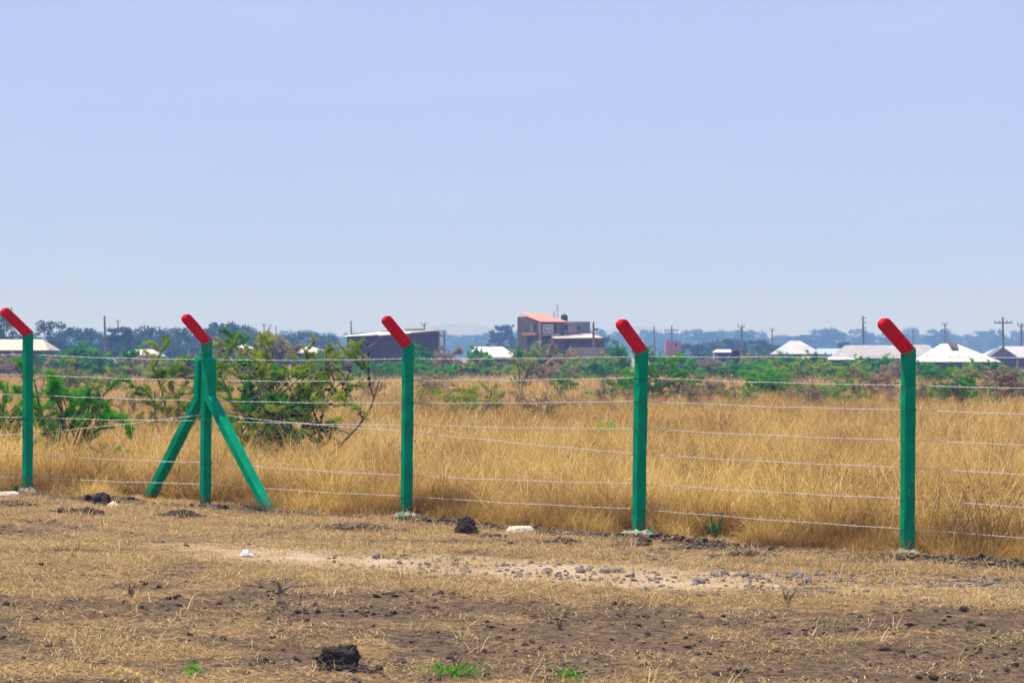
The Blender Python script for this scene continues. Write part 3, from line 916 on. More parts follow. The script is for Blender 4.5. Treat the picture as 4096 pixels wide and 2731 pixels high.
heap('soil_heap', 3620, 2238, 230, 30, M['spoil'], 'soil heap at the foot of the rightmost post', 'soil heap', 10, 36)
heap('soil_heap', 3860, 2250, 260, 34, M['spoil'], 'soil heap right of the rightmost post', 'soil heap', 12, 36)
lump('soil_clod', 1352, 2660, 175, 88, M['clod'], 'largest black soil clod lying in the near foreground', 'soil clod', seed=7, sub=5, deep=.75)
heap('soil_heap', 1400, 2692, 330, 30, M['clod'], 'broken black crumbs around the large foreground clod', 'soil heap', 13, 46)
lump('soil_clod', 1518, 2684, 38, 30, M['clod'], 'fist sized black clod right of the large foreground clod', 'soil clod', seed=9, sub=3)
lump('soil_clod', 1060, 2655, 36, 26, M['clod'], 'small black clod in the foreground left of the large clod', 'soil clod', seed=10, sub=3)
lump('soil_clod', 3855, 2445, 40, 24, M['clod'], 'single black clod lying alone on the right foreground soil', 'soil clod', seed=11, sub=3)
heap('soil_heap', 3160, 2606, 200, 30, M['clod'], 'dark crumbly soil heap in the right foreground', 'soil heap', 14, 30)
heap('soil_heap', 380, 2650, 130, 26, M['clod'], 'dark crumbly soil heap in the left foreground', 'soil heap', 15, 22)
heap('soil_heap', 3540, 2600, 90, 22, M['clod'], 'small dark soil heap right of the foreground heap', 'soil heap', 16, 14)
lump('stone', 30, 1990, 100, 30, M['stone_pale'], 'pale stone at the left edge beside the leftmost post', 'stone', seed=21, sub=3, rough=.5, flat_top=True)
st_list = [(2075, 2308, 34), (2190, 2292, 40), (2322, 2290, 36), (2422, 2290, 44), (2464, 2288, 36), (2520, 2306, 40), (2604, 2322, 28), (2437, 2338, 26),
           (2580, 2354, 28), (2796, 2332, 46), (2505, 2222, 42), (2400, 2216, 30), (2832, 2244, 26), (3048, 2250, 34), (1505, 2232, 38), (1735, 2286, 26), (1680, 2296, 22),
           (1408, 2262, 20), (1935, 2216, 28), (3352, 2324, 36), (3285, 2304, 34), (3200, 2300, 38), (2860, 2300, 40), (2900, 2296, 36), (2982, 2306, 40), (3960, 2318, 26), (3990, 2322, 30), (3600, 2280, 22), (1820, 2260, 26)]
stone_items = []
rm = [rock_mesh(200 + i, 2, 1.0, .75) for i in range(5)]
for q in rm: q.materials.append(M['gravel'])
for i, (a, b, w_) in enumerate(st_list):
    p = on_ground(a, b); s = w_ / (F / p.y) * 1.1
    o = bpy.data.objects.new('stone', rm[i % 5]); COL.objects.link(o)
    o.location = (p.x, p.y, p.z + s * .16); o.scale = (s * 1.15, s, s); o.rotation_euler = (random.uniform(-.4, .4), random.uniform(-.4, .4), random.uniform(0, 6))
    tag(o, 'x', 'stone', 'larger stones on the track'); stone_items.append((a, o))
zone_labels(stone_items, 'fist sized grey stone on the track')
for a, b, w_, lab in ((3228, 2336, 42, 'biggest grey stone at the lower rim of the track, left below the rightmost post'), (1140, 2322, 24, 'lone small dark stone on straw below the right brace'),
                      (118, 2088, 20, 'tiny dark stone on the straw below the leftmost post'), (997, 2180, 20, 'small dark stone just above the white plastic litter')):
    p = on_ground(a, b); s = w_ / (F / p.y) * 1.1
    o = bpy.data.objects.new('stone', rm[2]); COL.objects.link(o)
    o.location = (p.x, p.y, p.z + s * .25); o.scale = (s, s, s * 1.2); o.rotation_euler = (.2, .1, random.uniform(0, 6))
    tag(o, lab, 'stone')
# short concrete stake behind the boulder, short stake at the left edge
for px, py, w_, h_, lab in ((2106, 2112, 14, 28, 'short grey concrete peg behind the pale boulder'), (58, 1984, 16, 36, 'short green peg left of the leftmost post foot')):
    p = on_ground(px, py); p.y += .05; s = F / p.y
    mb = sweep([(0, 0, -.15), (0, 0, h_ / s)], w_ / s, Vector((1, 0, 0)), Vector((0, 1, 0)), ch=.006, seed=px, step=.03)
    o = mb.build('survey_peg', M['spoil'] if px > 1000 else M['green'], loc=(p.x, p.y, p.z)); o.rotation_euler = (0, .06, .5)
    tag(o, lab, 'peg')
# litter: a crumpled clear plastic bottle / bag
p = on_ground(985, 2224); s = F / p.y
mb = MB(); r2 = np.random.default_rng(4)
nx_, ny_ = 9, 6
for a in range(nx_):
    for b in range(ny_):
        u, v = a / (nx_ - 1) - .5, b / (ny_ - 1) - .5
        mb.v.append((u * 50 / s, v * .10, .012 + .05 * max(0, 1 - (2 * u) ** 2) * max(0, 1 - (2 * v) ** 2) ** .5 + r2.normal(0, .008)))
for a in range(nx_ - 1):
    for b in range(ny_ - 1):
        mb.f.append((a * ny_ + b, (a + 1) * ny_ + b, (a + 1) * ny_ + b + 1, a * ny_ + b + 1))
o = mb.build('plastic_litter', mat('thin_white_plastic', (.72, .76, .84), .35, (.6, .65, .75), 25, spec=.5), loc=p); o.rotation_euler = (0, 0, .2)
tag(o, 'crumpled white plastic litter lying on the straw', 'litter')
# dead stumps of burnt shrubs
for px, py, h_, lab in ((1140, 2432, 34, 'burnt brown shrub stump in the left foreground'), (1118, 2372, 48, 'thin dead twig standing above the burnt stump'), (3150, 2410, 55, 'thin dead twig standing in the right foreground'),
                        (520, 2392, 60, 'forked dead twig on the left straw'), (1825, 2660, 50, 'dark dead twig stub left of the green weeds'), (2240, 2520, 45, 'dead brown twig in the centre foreground')):
    p = on_ground(px, py); s = F / p.y; t = MB(); h = h_ / s
    for k in range(2 if 'stump' in lab else 4):
        d = Vector((random.uniform(-.6, .6) + (.5 if k else -.5) * ('stump' in lab), random.uniform(-.4, .4), 1)).normalized()
        t.tube([(0, 0, -.03), d * h * .5, d * h + Vector((random.uniform(-.03, .03), 0, 0))], [.011, .008, .003] if 'stump' not in lab else [.018, .014, .006], 5)
    tag(t.build('dead_twig', M['bark'], loc=p), lab, 'twig')

# ------------------------------------------------------------------ plants
def leaf_quads(P, D, ln, wd, r2):
    """rhombic leaflets at points P, along D"""
    n = len(P)
    D = D / (np.linalg.norm(D, axis=1)[:, None] + 1e-9)
    S = np.cross(D, r2.normal(0, 1, (n, 3))); S /= np.linalg.norm(S, axis=1)[:, None] + 1e-9
    ln = ln * r2.uniform(.6, 1.3, n)[:, None]; wd = wd * r2.uniform(.7, 1.2, n)[:, None]
    return np.stack([P, P + D * ln * .5 + S * wd * .5, P + D * ln, P + D * ln * .5 - S * wd * .5], 1)
LEAF = {'green': blade_mat('acacia_leaf', [(.02, .16, .004), (.045, .32, .007), (.10, .46, .012), (.26, .50, .03)], .55, .5, rnd=.3),
        'olive': blade_mat('olive_leaf', [(.07, .19, .006), (.20, .35, .014), (.36, .46, .026), (.52, .54, .07)], .6, .5, rnd=.3),
        'dry': blade_mat('dry_leaf', [(.20, .145, .07), (.36, .265, .14), (.48, .37, .21), (.33, .36, .08)], .7, .5, rnd=.3),
        'tree': blade_mat('tree_leaf', [(.022, .05, .016), (.036, .078, .022), (.058, .11, .03), (.09, .15, .04)], .6, .3, rnd=.3)}

def make_bush(name, loc, w, h, label, seed, kind='green', leafy=.6, stems=6, leaf=.035, galls=0, dens=1.0, depth=3, group=None, twig='bark', spread=1.0, twigr=1.0, cat='bush'):
    r2 = np.random.default_rng(seed); rr = random.Random(seed)
    br = MB(); LP = []; LD = []; GP = []
    segs = []
    def grow(p, d, ln, rad, lv, lf):
        n = 5; pts = [p.copy()]; 
        dd = d.copy()
        for k in range(n):
            dd = (dd + Vector(r2.normal(0, .16, 3)) + Vector((0, 0, .10 if lv == 0 else (-.02 if lv == 1 else .03)))).normalized()
            p = p + dd * (ln / n)
            if p.z < .06: p.z = .06; dd.z = abs(dd.z)
            pts.append(p.copy())
        rads = [max(.0022, rad * (1 - .7 * k / n)) for k in range(n + 1)]
        segs.append((pts, rads, lv, lf))
        if lv < depth:
            m = rr.choice([4, 5, 6]) if lv == 0 else rr.choice([3, 4, 5])
            for k in range(m):
                u = .25 + .75 * (k + rr.random()) / m
                i0 = min(n - 1, int(u * n)); q = pts[i0].lerp(pts[i0 + 1], u * n - i0)
                base = (pts[i0 + 1] - pts[i0]).normalized()
                a = rr.uniform(0, 6.28)
                side = Vector((math.cos(a), math.sin(a), rr.uniform(-.25, .35)))
                nd = (base * rr.uniform(.25, .8) + side * .85).normalized()
                nd.z *= .6 if lv >= 1 else .85
                l2 = lf if rr.random() < .72 else (1 - lf if leafy > .1 else 0)
                grow(q, nd.normalized(), ln * rr.uniform(.42, .68) * (1 - .25 * u), rad * .5, lv + 1, l2)
    for k in range(stems):
        a = 6.28 * (k + rr.random()) / stems
        tilt = rr.uniform(.15, .95) * spread
        d = Vector((math.sin(tilt) * math.cos(a), math.sin(tilt) * math.sin(a), math.cos(tilt)))
        grow(Vector((rr.uniform(-.06, .06), rr.uniform(-.06, .06), -.05)), d, rr.uniform(.55, .85), .019, 0, 1 if rr.random() < leafy else 0)
    allp = np.array([tuple(p) for s in segs for p in s[0]])
    ex = np.percentile(np.abs(allp[:, 0]), 97) + 1e-6; ez = np.percentile(allp[:, 2], 98)
    sx, sz = (w / 2) / ex, h / ez
    sc = Vector((sx, sx, sz))
    for pts, rads, lv, lf in segs:
        pts = [Vector((p.x * sc.x, p.y * sc.y, p.z * sc.z)) for p in pts]
        br.tube(pts, [q * max(.7, min(1.6, (sx + sz) / 2)) * twigr for q in rads], 5 if lv < 2 else 3, cap=False)
        if lv >= max(1, depth - (2 if leaf < .03 else 1)):
            L_ = sum((pts[k + 1] - pts[k]).length for k in range(len(pts) - 1))
            if lf:
                m = int(L_ / leaf * 15 * dens)
                u = r2.uniform(.15, 1, m) * (len(pts) - 1); i0 = np.minimum(u.astype(int), len(pts) - 2); f_ = (u - i0)[:, None]
                A = np.array([tuple(p) for p in pts])
                LP.append(A[i0] * (1 - f_) + A[i0 + 1] * f_ + r2.normal(0, leaf * (.9 if leaf < .03 else .4), (m, 3)))
                D = r2.normal(0, 1, (m, 3)); D[:, 2] = np.abs(D[:, 2]) * .8 + .1
                LD.append(D)
            if galls:
                for k in range(np.random.default_rng(seed + len(GP)).poisson(galls * L_)):
                    u = rr.uniform(.1, 1) * (len(pts) - 1); i0 = min(int(u), len(pts) - 2)
                    GP.append(pts[i0].lerp(pts[i0 + 1], u - i0))
    t = thing(name, label, cat, loc, 0, group)
    br.build('branches', M[twig], t, smooth=True)
    if LP:
        P_ = np.concatenate(LP); D_ = np.concatenate(LD)
        V = leaf_quads(P_, D_, leaf * 1.15, leaf * .5, r2)
        # tint by sprays: low-frequency variation
        tv = fbm(P_[:, 0] * 3 + seed, P_[:, 2] * 3 + P_[:, 1], seed, 2) * 1.1 - .05 + r2.normal(0, .12, len(P_))
        o = quads_mesh('foliage', V, LEAF[kind], attrs={'tint': np.repeat(np.clip(tv, 0, 1)[:, None], 4, 1)})
        o.parent = t; o['kind'] = 'stuff'
    if GP:
        gb = MB()
        import bmesh as _b
        bm = _b.new(); _b.ops.create_icosphere(bm, subdivisions=1, radius=1)
        vs = [v.co.copy() for v in bm.verts]; fs = [tuple(v.index for v in f.verts) for f in bm.faces]; bm.free()
        for p in GP:
            r_ = rr.uniform(.016, .032)
            gb.add([p + v * r_ for v in vs], fs)
        o = gb.build('galls', M['gall'], t, smooth=True); o['kind'] = 'stuff'
    return t

def bush_px(px, yb, yt, wpx, label, seed, **kw):
    p = on_ground(px, yb); s = F / p.y
    return make_bush('thorn_bush', p, wpx / s, (yb - yt) / s, label, seed, **kw)
NB = 'thorn bushes close behind the fence'
bush_px(285, 1895, 1450, 460, 'thorn bush with bright green sprays right of the leftmost post', 101, kind='green', leafy=.75, stems=6, leaf=.020, galls=5, dens=1.9, group=NB)
bush_px(-20, 1860, 1545, 330, 'thorn bush with grey twigs at the left edge behind the leftmost post', 102, kind='green', leafy=.6, stems=5, leaf=.020, galls=6, dens=1.9, group=NB)
bush_px(670, 1790, 1372, 470, 'thorn bush with olive green sprays between left bush and propped post', 103, kind='olive', leafy=.62, stems=5, leaf=.020, galls=5, dens=1.9, group=NB, spread=.85)
bush_px(985, 1868, 1430, 470, 'thorn bush full of black galls behind the right brace', 104, kind='green', leafy=.75, stems=5, leaf=.020, galls=7, dens=1.9, group=NB)
bush_px(1225, 1880, 1385, 600, 'widest thorn bush with black galls, between right brace and third post', 105, kind='olive', leafy=.7, stems=6, leaf=.020, galls=8, dens=1.9, group=NB, spread=1.25)
bush_px(1120, 1760, 1350, 540, 'yellow green thorn bush rising behind the gall covered bush', 106, kind='olive', leafy=.75, stems=6, leaf=.020, galls=5, dens=1.9, group=NB, spread=.9)
NM = 'thorn bushes in the middle of the field'
bush_px(1860, 1712, 1545, 340, 'dense low olive brown bush right of the third post', 111, kind='olive', leafy=.8, stems=9, leaf=.045, dens=.55, group=NM, twigr=1.3, spread=1.25)
bush_px(1720, 1625, 1490, 150, 'small twiggy bush just right of the third post, above the olive brown bush', 112, kind='dry', leafy=.5, stems=5, leaf=.05, dens=.4, group=NM, twigr=1.6)
bush_px(2070, 1600, 1415, 170, 'sparse upright thorn tree with one thin dark stem, left of the two storey house', 113, kind='olive', leafy=.45, stems=3, leaf=.05, dens=.5, group=NM, twigr=1.7, spread=.55)
bush_px(2070, 1690, 1560, 190, 'grey leafless bush in the middle of the field right of the olive brown bush', 114, kind='dry', leafy=.2, stems=6, leaf=.05, dens=.4, group=NM, twig='twig_grey', twigr=1.5)
bush_px(2270, 1600, 1495, 90, 'small green thorn shrub standing alone below the two storey house', 115, kind='green', leafy=.6, stems=4, leaf=.05, dens=.6, group=NM, twigr=1.5, spread=.6)
bush_px(2415, 1800, 1700, 130, 'small dark green weed shrub in the grass left of the fourth post', 116, kind='green', leafy=.6, stems=5, leaf=.045, dens=.7, group=NM)
bush_px(2560, 1640, 1425, 430, 'broad flat topped green thorn bush behind the fourth post', 117, kind='green', leafy=.72, stems=8, leaf=.055, dens=.9, group=NM, twigr=1.4, spread=1.1)
bush_px(2860, 1625, 1510, 220, 'leafless dark twiggy bush right of the fourth post', 118, kind='dry', leafy=.15, stems=7, leaf=.05, dens=.4, galls=3, group=NM, twigr=1.6)
bush_px(3085, 1620, 1465, 250, 'green topped thorn bush in the field between fourth and rightmost post', 119, kind='green', leafy=.7, stems=6, leaf=.058, dens=.8, group=NM, twigr=1.5)
bush_px(3330, 1645, 1505, 230, 'grey half bare thorn bush left of the rightmost post', 120, kind='green', leafy=.3, stems=6, leaf=.055, dens=.6, galls=2, group=NM, twig='twig_grey', twigr=1.5)
bush_px(3520, 1620, 1475, 190, 'thorn bush with pale twigs just left of the rightmost post', 121, kind='dry', leafy=.4, stems=6, leaf=.055, dens=.5, galls=2, group=NM, twig='twig_grey', twigr=1.5)
bush_px(3720, 1640, 1555, 170, 'low thorn bush just right of the rightmost post', 122, kind='green', leafy=.5, stems=5, leaf=.055, dens=.7, group=NM, twigr=1.5)
bush_px(3835, 1655, 1505, 180, 'thorn bush with a bright green low spray, right of the rightmost post', 123, kind='green', leafy=.55, stems=5, leaf=.055, dens=.8, group=NM, twigr=1.5)
bush_px(4040, 1645, 1475, 260, 'dense grey brown thorn bush at the right edge', 124, kind='dry', leafy=.7, stems=8, leaf=.055, dens=.6, group=NM, twigr=1.5)
bush_px(280, 1600, 1440, 220, 'pale green thorn bush behind the left bush', 125, kind='olive', leafy=.5, stems=6, leaf=.055, dens=.6, group=NM, twigr=1.5, twig='twig_grey')
bush_px(440, 1610, 1470, 200, 'twiggy thorn bush with grey stems left of the braces, behind', 126, kind='olive', leafy=.45, stems=6, leaf=.055, dens=.6, group=NM, twigr=1.5, twig='twig_grey')

mid_items = []
mp_ = [make_bush('twig_shrub', (0, 0, -70), 1.4, .8, 'x', 210 + i, kind=kd, leafy=lf, stems=5, leaf=.04, dens=.5, twig=tw, twigr=1.3, depth=2, group='small twiggy shrubs in the field', spread=1.2, cat='shrub')
       for i, (kd, lf, tw) in enumerate((('dry', .5, 'twig_grey'), ('olive', .5, 'bark'), ('green', .55, 'bark'), ('dry', .3, 'bark')))]
for i, (px, yb, yt, wpx, v) in enumerate(((1960, 1665, 1570, 150, 0), (2170, 1720, 1610, 190, 3), (2300, 1700, 1600, 170, 0), (2440, 1660, 1560, 150, 3), (2230, 1650, 1560, 120, 1), (2720, 1640, 1540, 160, 0), (2790, 1660, 1560, 130, 3), (2960, 1650, 1560, 140, 2),
                                          (3190, 1640, 1545, 150, 0), (3260, 1655, 1560, 130, 3), (3430, 1640, 1540, 150, 1), (3580, 1650, 1560, 110, 0), (3780, 1630, 1540, 150, 0), (3930, 1640, 1540, 140, 3), (3960, 1660, 1590, 120, 2), (3680, 1650, 1570, 110, 3),
                                          (1700, 1690, 1600, 130, 1), (1480, 1640, 1540, 140, 3), (1420, 1690, 1590, 120, 0), (560, 1680, 1560, 140, 0), (500, 1720, 1610, 130, 3), (150, 1660, 1540, 140, 0))):
    p = on_ground(px, yb); s = F / p.y; sc_ = (wpx / s / 1.3, wpx / s / 1.3, (yb - yt + 38) / s / .8)
    if i < 4 and not any(q[1] is mp_[v] for q in mid_items): o = mp_[v]; o.location = p; o.scale = sc_; o.rotation_euler = (0, 0, random.uniform(0, 6))
    elif any(q[1] is mp_[v] for q in mid_items): o = copy_tree(mp_[v], p, random.uniform(0, 6), sc_)
    else: o = mp_[v]; o.location = p; o.scale = sc_
    mid_items.append((px, o))
zone_labels(mid_items, 'small twiggy shrub in the grass')

# scrub band in front of the houses
proto = []
for i, (kd, lf, dn, tw) in enumerate((('green', .85, .9, 'bark'), ('green', .7, .7, 'bark'), ('olive', .8, .8, 'bark'), ('dry', .8, .9, 'twig_grey'), ('dry', .7, .8, 'twig_grey'), ('dry', .6, .8, 'bark'))):
    b = make_bush('scrub_bush', (0, 0, -50), 3.0, 1.6, 'x', 300 + i, kind=kd, leafy=lf, stems=9, leaf=.12, dens=1.5, twig=tw, twigr=1.5, depth=2, spread=1.15)
    proto.append(b)
used = set()
SLAB = {0: 'green leafy scrub bush in the far scrub belt before the houses', 2: 'olive scrub bush in the far scrub belt before the houses', 3: 'brown dry scrub bush in the far scrub belt before the houses'}
def scrub(px, yb, yt, wpx, v, label=None):
    Y = min((HC + .28) * F / (yb - 35 - YH), 210 + random.uniform(-12, 0))
    X = (px - CX) / F * Y; z = gz(X, Y); s = F / Y
    h = HC - (yt - YH) / s - z
    sx = wpx / s / 3.0
    cls = 0 if v < 2 else (2 if v == 2 else 3)
    lab = label or SLAB[cls]; grp = ['green scrub bushes', None, 'olive scrub bushes', 'dry scrub bushes'][cls]
    rz = random.uniform(0, 6.28)
    if v not in used:
        used.add(v); o = proto[v]; o.location = (X, Y, z); o.rotation_euler = (0, 0, rz); o.scale = (sx, sx, h / 1.6); o['label'] = lab; o['group'] = grp
    else:
        o = copy_tree(proto[v], (X, Y, z), rz, (sx, sx, h / 1.6), lab, grp)
    scrub_items[cls].append((px, o))
scr = [(40, 1560, 1432, 190, 3), (300, 1540, 1385, 220, 0), (200, 1545, 1405, 120, 1), (390, 1545, 1388, 160, 1), (250, 1555, 1440, 200, 3), (520, 1545, 1395, 150, 0), (470, 1560, 1440, 170, 1), (580, 1560, 1430, 160, 3),
       (650, 1575, 1440, 170, 2), (760, 1550, 1430, 130, 3), (880, 1545, 1395, 200, 5), (960, 1560, 1420, 180, 2), (1090, 1545, 1357, 210, 3), (1060, 1560, 1420, 190, 0), (1230, 1550, 1405, 150, 1), (1330, 1550, 1400, 140, 3),
       (1420, 1570, 1430, 190, 5), (1370, 1570, 1400, 110, 0), (1480, 1580, 1440, 150, 1), (1560, 1575, 1440, 130, 1), (1700, 1550, 1395, 150, 0), (1680, 1565, 1425, 140, 1), (1800, 1555, 1400, 160, 5), (1770, 1575, 1450, 180, 1), (1920, 1550, 1398, 160, 0), (1950, 1565, 1440, 200, 2),
       (2080, 1550, 1395, 60, 0), (2140, 1560, 1392, 190, 2), (2240, 1565, 1390, 190, 5), (2200, 1590, 1450, 180, 5), (2330, 1570, 1440, 180, 2), (2420, 1560, 1425, 170, 2), (2390, 1575, 1450, 150, 0), (2480, 1555, 1380, 110, 0),
       (2620, 1555, 1410, 140, 0), (2720, 1555, 1415, 180, 1), (2800, 1570, 1440, 170, 1), (2860, 1570, 1450, 160, 3), (2950, 1580, 1450, 190, 1), (3050, 1570, 1440, 160, 0), (3010, 1565, 1425, 120, 2), (3160, 1560, 1420, 170, 0), (3210, 1575, 1440, 190, 2), (3270, 1550, 1415, 130, 0),
       (3320, 1570, 1440, 190, 1), (3440, 1560, 1430, 140, 0), (3530, 1560, 1428, 150, 0), (3420, 1585, 1460, 180, 2), (3600, 1590, 1450, 150, 3), (3720, 1590, 1465, 130, 0), (3700, 1570, 1450, 90, 0), (3790, 1585, 1455, 110, 1), (3900, 1570, 1445, 130, 0), (3870, 1595, 1470, 150, 2), (3990, 1580, 1450, 120, 0), (4060, 1590, 1460, 160, 1)]
scrub_items = {0: [], 2: [], 3: []}
for s_ in scr: scrub(*s_)
for k_, w_ in ((0, 'green scrub bush'), (2, 'olive scrub bush'), (3, 'brown dry scrub bush')): zone_labels(scrub_items[k_], w_, ' of the far belt')

# the spiky plant by the fence
p = on_ground(2862, 2152); s = F / p.y
t = thing('spiky_plant', 'small spiky green agave like plant right of the fourth post', 'plant', p)
am = mat('agave_leaf', (.03, .15, .045), .5, (.05, .20, .05), 30, spec=.4)
for tx, ty, ln in ((-58, 78, 0), (-24, 112, 0), (-2, 94, .05), (34, 116, 0), (12, 60, -.1), (-30, 50, -.12)):
    A = Vector((0, 0, 0)); B = Vector((tx / s, ln, ty / s)); d = B - A
    sd_ = Vector((d.z, 0, -d.x)).normalized()
    mb = MB(); n = 7; rows = []
    for k in range(n):
        u = k / (n - 1); c = A + d * u + Vector((0, -.02 * math.sin(u * 3), -.01 * u * u))
        wv = .017 * (1 - u ** 1.6) * (.75 + u)
        rows += [c - sd_ * wv, c + Vector((0, .008 * (1 - u), 0)), c + sd_ * wv]
    mb.v = [tuple(q) for q in rows]
    for k in range(n - 1):
        for e in (0, 1): mb.f.append((k * 3 + e, k * 3 + e + 1, k * 3 + e + 4, k * 3 + e + 3))
    mb.build('leaf', am, t, smooth=True)
# green weeds in the near foreground
for px, py, wpx, lab, sd0 in ((1830, 2695, 230, 'patch of bright green weeds at the bottom edge, right of the large clod', 5), (770, 2700, 50, 'single small green weed at the bottom edge on the left', 6), (2290, 2706, 130, 'faint green weeds at the bottom edge in the centre', 7)):
    p = on_ground(px, py); s = F / p.y
    r2 = np.random.default_rng(sd0); m = int(wpx * .9)
    P_ = np.stack([r2.normal(0, wpx / s * .28, m), r2.normal(0, .06, m), r2.uniform(.005, .05, m)], -1)
    for k in range(m): P_[k, 2] += gz(p.x + P_[k, 0], p.y + P_[k, 1]) - p.z
    D = r2.normal(0, 1, (m, 3)); D[:, 2] = np.abs(D[:, 2])
    o = quads_mesh('weeds', leaf_quads(P_, D, .028, .014, r2), LEAF['green'], attrs={'tint': np.repeat(r2.uniform(.1, .75, (m, 1)), 4, 1)})
    o.location = p; tag(o, lab, 'weeds')

# ------------------------------------------------------------------ houses behind the field
M['iron'] = mat('galvanised_iron', (.52, .51, .51), .5, (.43, .42, .42), .8, (.4, .7), metal=.1, spec=.5)
M['iron_old'] = mat('dull_iron', (.40, .375, .37), .6, (.33, .305, .30), .9, (.4, .7), metal=.1)
M['iron_tan'] = mat('tan_iron', (.62, .52, .38), .6, (.52, .42, .30), .9, (.4, .7))
M['iron_white'] = mat('white_iron', (.80, .77, .70), .5, (.60, .50, .40), .9, (.4, .7))
M['iron_blue'] = mat('blue_iron', (.35, .47, .62), .55)
M['red_tile'] = mat('red_roof_sheet', (.74, .27, .19), .7, (.66, .22, .15), 1.5, (.4, .7))
M['block'] = mat('grey_block_stone', (.07, .06, .058), .95, (.12, .10, .09), 2.5, (.35, .7), .01, 15)
M['mortar'] = mat('mortar', (.17, .145, .13), .95)
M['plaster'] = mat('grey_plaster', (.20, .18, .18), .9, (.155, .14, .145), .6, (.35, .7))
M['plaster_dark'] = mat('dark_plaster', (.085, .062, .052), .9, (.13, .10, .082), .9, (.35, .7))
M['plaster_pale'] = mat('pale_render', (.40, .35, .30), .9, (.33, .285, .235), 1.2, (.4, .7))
M['dark'] = mat('dark_opening', (.02, .022, .028), .4)
M['door_green'] = mat('green_door', (.02, .22, .13), .6)
M['tank'] = mat('black_plastic', (.012, .016, .024), .35, spec=.5)
M['orange'] = mat('orange_wall', (.42, .17, .10), .8, (.36, .14, .085), 2)
M['board'] = mat('sign_board', (.62, .60, .55), .7, (.55, .53, .50), 3)
M['ink'] = mat('sign_ink', (.06, .05, .07), .7)
M['timber'] = mat('pale_timber', (.34, .27, .21), .85, (.26, .20, .16), 4)

def zat(py, Y): return HC - (py - YH) / F * Y
def xat(px, Y): return (px - CX) / F * Y
def slab(mb, poly, th):
    """a flat polygon given as 3D points, thickened downwards"""
    n = len(poly); top = [Vector(p) for p in poly]; bot = [p - Vector((0, 0, th)) for p in top]
    mb.add(top + bot, [tuple(range(n)), tuple(reversed(range(n, 2 * n)))] + [(i, n + i, n + (i + 1) % n, (i + 1) % n) for i in range(n)])
def part_box(name, m, parent, *b):
    mb = MB(); mb.box(*b); return mb.build(name, m, parent)

def hip_house(name, label, px0, px1, py_eave, py_ridge, Y, depth, ridge, roof_m, wall_m, gablet=False, over=.35, posts=0, cat='house', ridge_shift=0.0, rz=0.0, gable=False, openings=2):
    X0, X1 = xat(px0, Y), xat(px1, Y); cx = (X0 + X1) / 2; w = (X1 - X0)
    zg = gz(cx, Y + depth / 2); ze = zat(py_eave, Y) - zg; zr = zat(py_ridge, Y) - zg
    t = thing(name, label, cat, (cx, Y + depth / 2, zg), rz)
    hw, hd = w / 2, depth / 2
    part_box('wall', wall_m, t, -hw + over, hw - over, -hd + over, hd - over, -.3, ze + .02)
    rl = ridge * hw; rs = ridge_shift * hw
    e = [(-hw, -hd, ze), (hw, -hd, ze), (hw, hd, ze), (-hw, hd, ze)]
    if gable: rl = hw; rs = 0
    r0, r1 = (-rl + rs, 0, zr), (rl + rs, 0, zr)
    mb = MB()
    slab(mb, [e[0], e[1], r1, r0], .06)
    slab(mb, [e[2], e[3], r0, r1], .06)
    mb.build('roof', roof_m, t)
    mb = MB()
    if gable:
        for sx in (-1, 1):
            x_ = sx * (hw - over)
            mb.add([(x_, -hd + over, ze), (x_, hd - over, ze), (x_, 0, zr - .1)], [(0, 1, 2)])
        mb.build('gable', wall_m, t)
    else:
        slab(mb, [e[1], e[2], r1], .06); mb.build('roof_hip', roof_m, t)
        mb = MB(); slab(mb, [e[3], e[0], r0], .06); mb.build('roof_hip', roof_m, t)
    if gablet:   # small dark gable opening at the right end of the ridge
        g = MB(); x_ = rl + rs + .02; hh = (zr - ze) * .36; ww = hd * .40
        g.add([(x_, -ww, zr - hh), (x_, ww, zr - hh), (x_, 0, zr + .12), (x_ - .9, 0, zr + .12), (x_ - .9, -ww, zr - hh * .4), (x_ - .9, ww, zr - hh * .4)], [(0, 1, 2), (0, 2, 3, 4), (1, 5, 3, 2)])
        o = g.build('gablet', M['plaster_dark'], t)
    r2 = random.Random(int(px0))
    for k in range(openings):
        xx = -hw * .6 + 1.2 * hw * (k + .5) / openings
        if k % 2: part_box('window', M['dark'], t, xx - .4, xx + .4, -hd + over - .03, -hd + over + .05, ze - 1.1, ze - .4)
        else: part_box('door', M['dark'], t, xx - .45, xx + .45, -hd + over - .03, -hd + over + .05, -.2, ze - .3)
    for k in range(posts):
        xx = -hw + .25 + (w - .5) * k / max(1, posts - 1)
        mb = MB(); mb.tube([(xx, -hd + .06, -.3), (xx + .05, -hd + .06, ze - .06)], .09, 6); mb.build('verandah_post', M['timber'], t)
    return t
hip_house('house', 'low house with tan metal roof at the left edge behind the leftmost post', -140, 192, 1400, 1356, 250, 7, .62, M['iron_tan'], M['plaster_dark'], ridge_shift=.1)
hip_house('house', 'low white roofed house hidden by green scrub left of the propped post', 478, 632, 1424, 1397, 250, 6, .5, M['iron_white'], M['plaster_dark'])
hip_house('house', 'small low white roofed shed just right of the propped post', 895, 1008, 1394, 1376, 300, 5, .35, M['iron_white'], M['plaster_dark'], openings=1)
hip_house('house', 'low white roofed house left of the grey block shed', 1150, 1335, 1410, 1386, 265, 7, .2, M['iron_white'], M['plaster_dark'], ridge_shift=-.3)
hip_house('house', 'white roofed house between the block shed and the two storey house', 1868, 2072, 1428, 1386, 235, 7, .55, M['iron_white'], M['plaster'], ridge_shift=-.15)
hip_house('house', 'small house with pale flat roof behind scrub right of the fourth post', 2858, 2938, 1408, 1397, 330, 4, .7, M['iron_white'], M['plaster_dark'], openings=1)
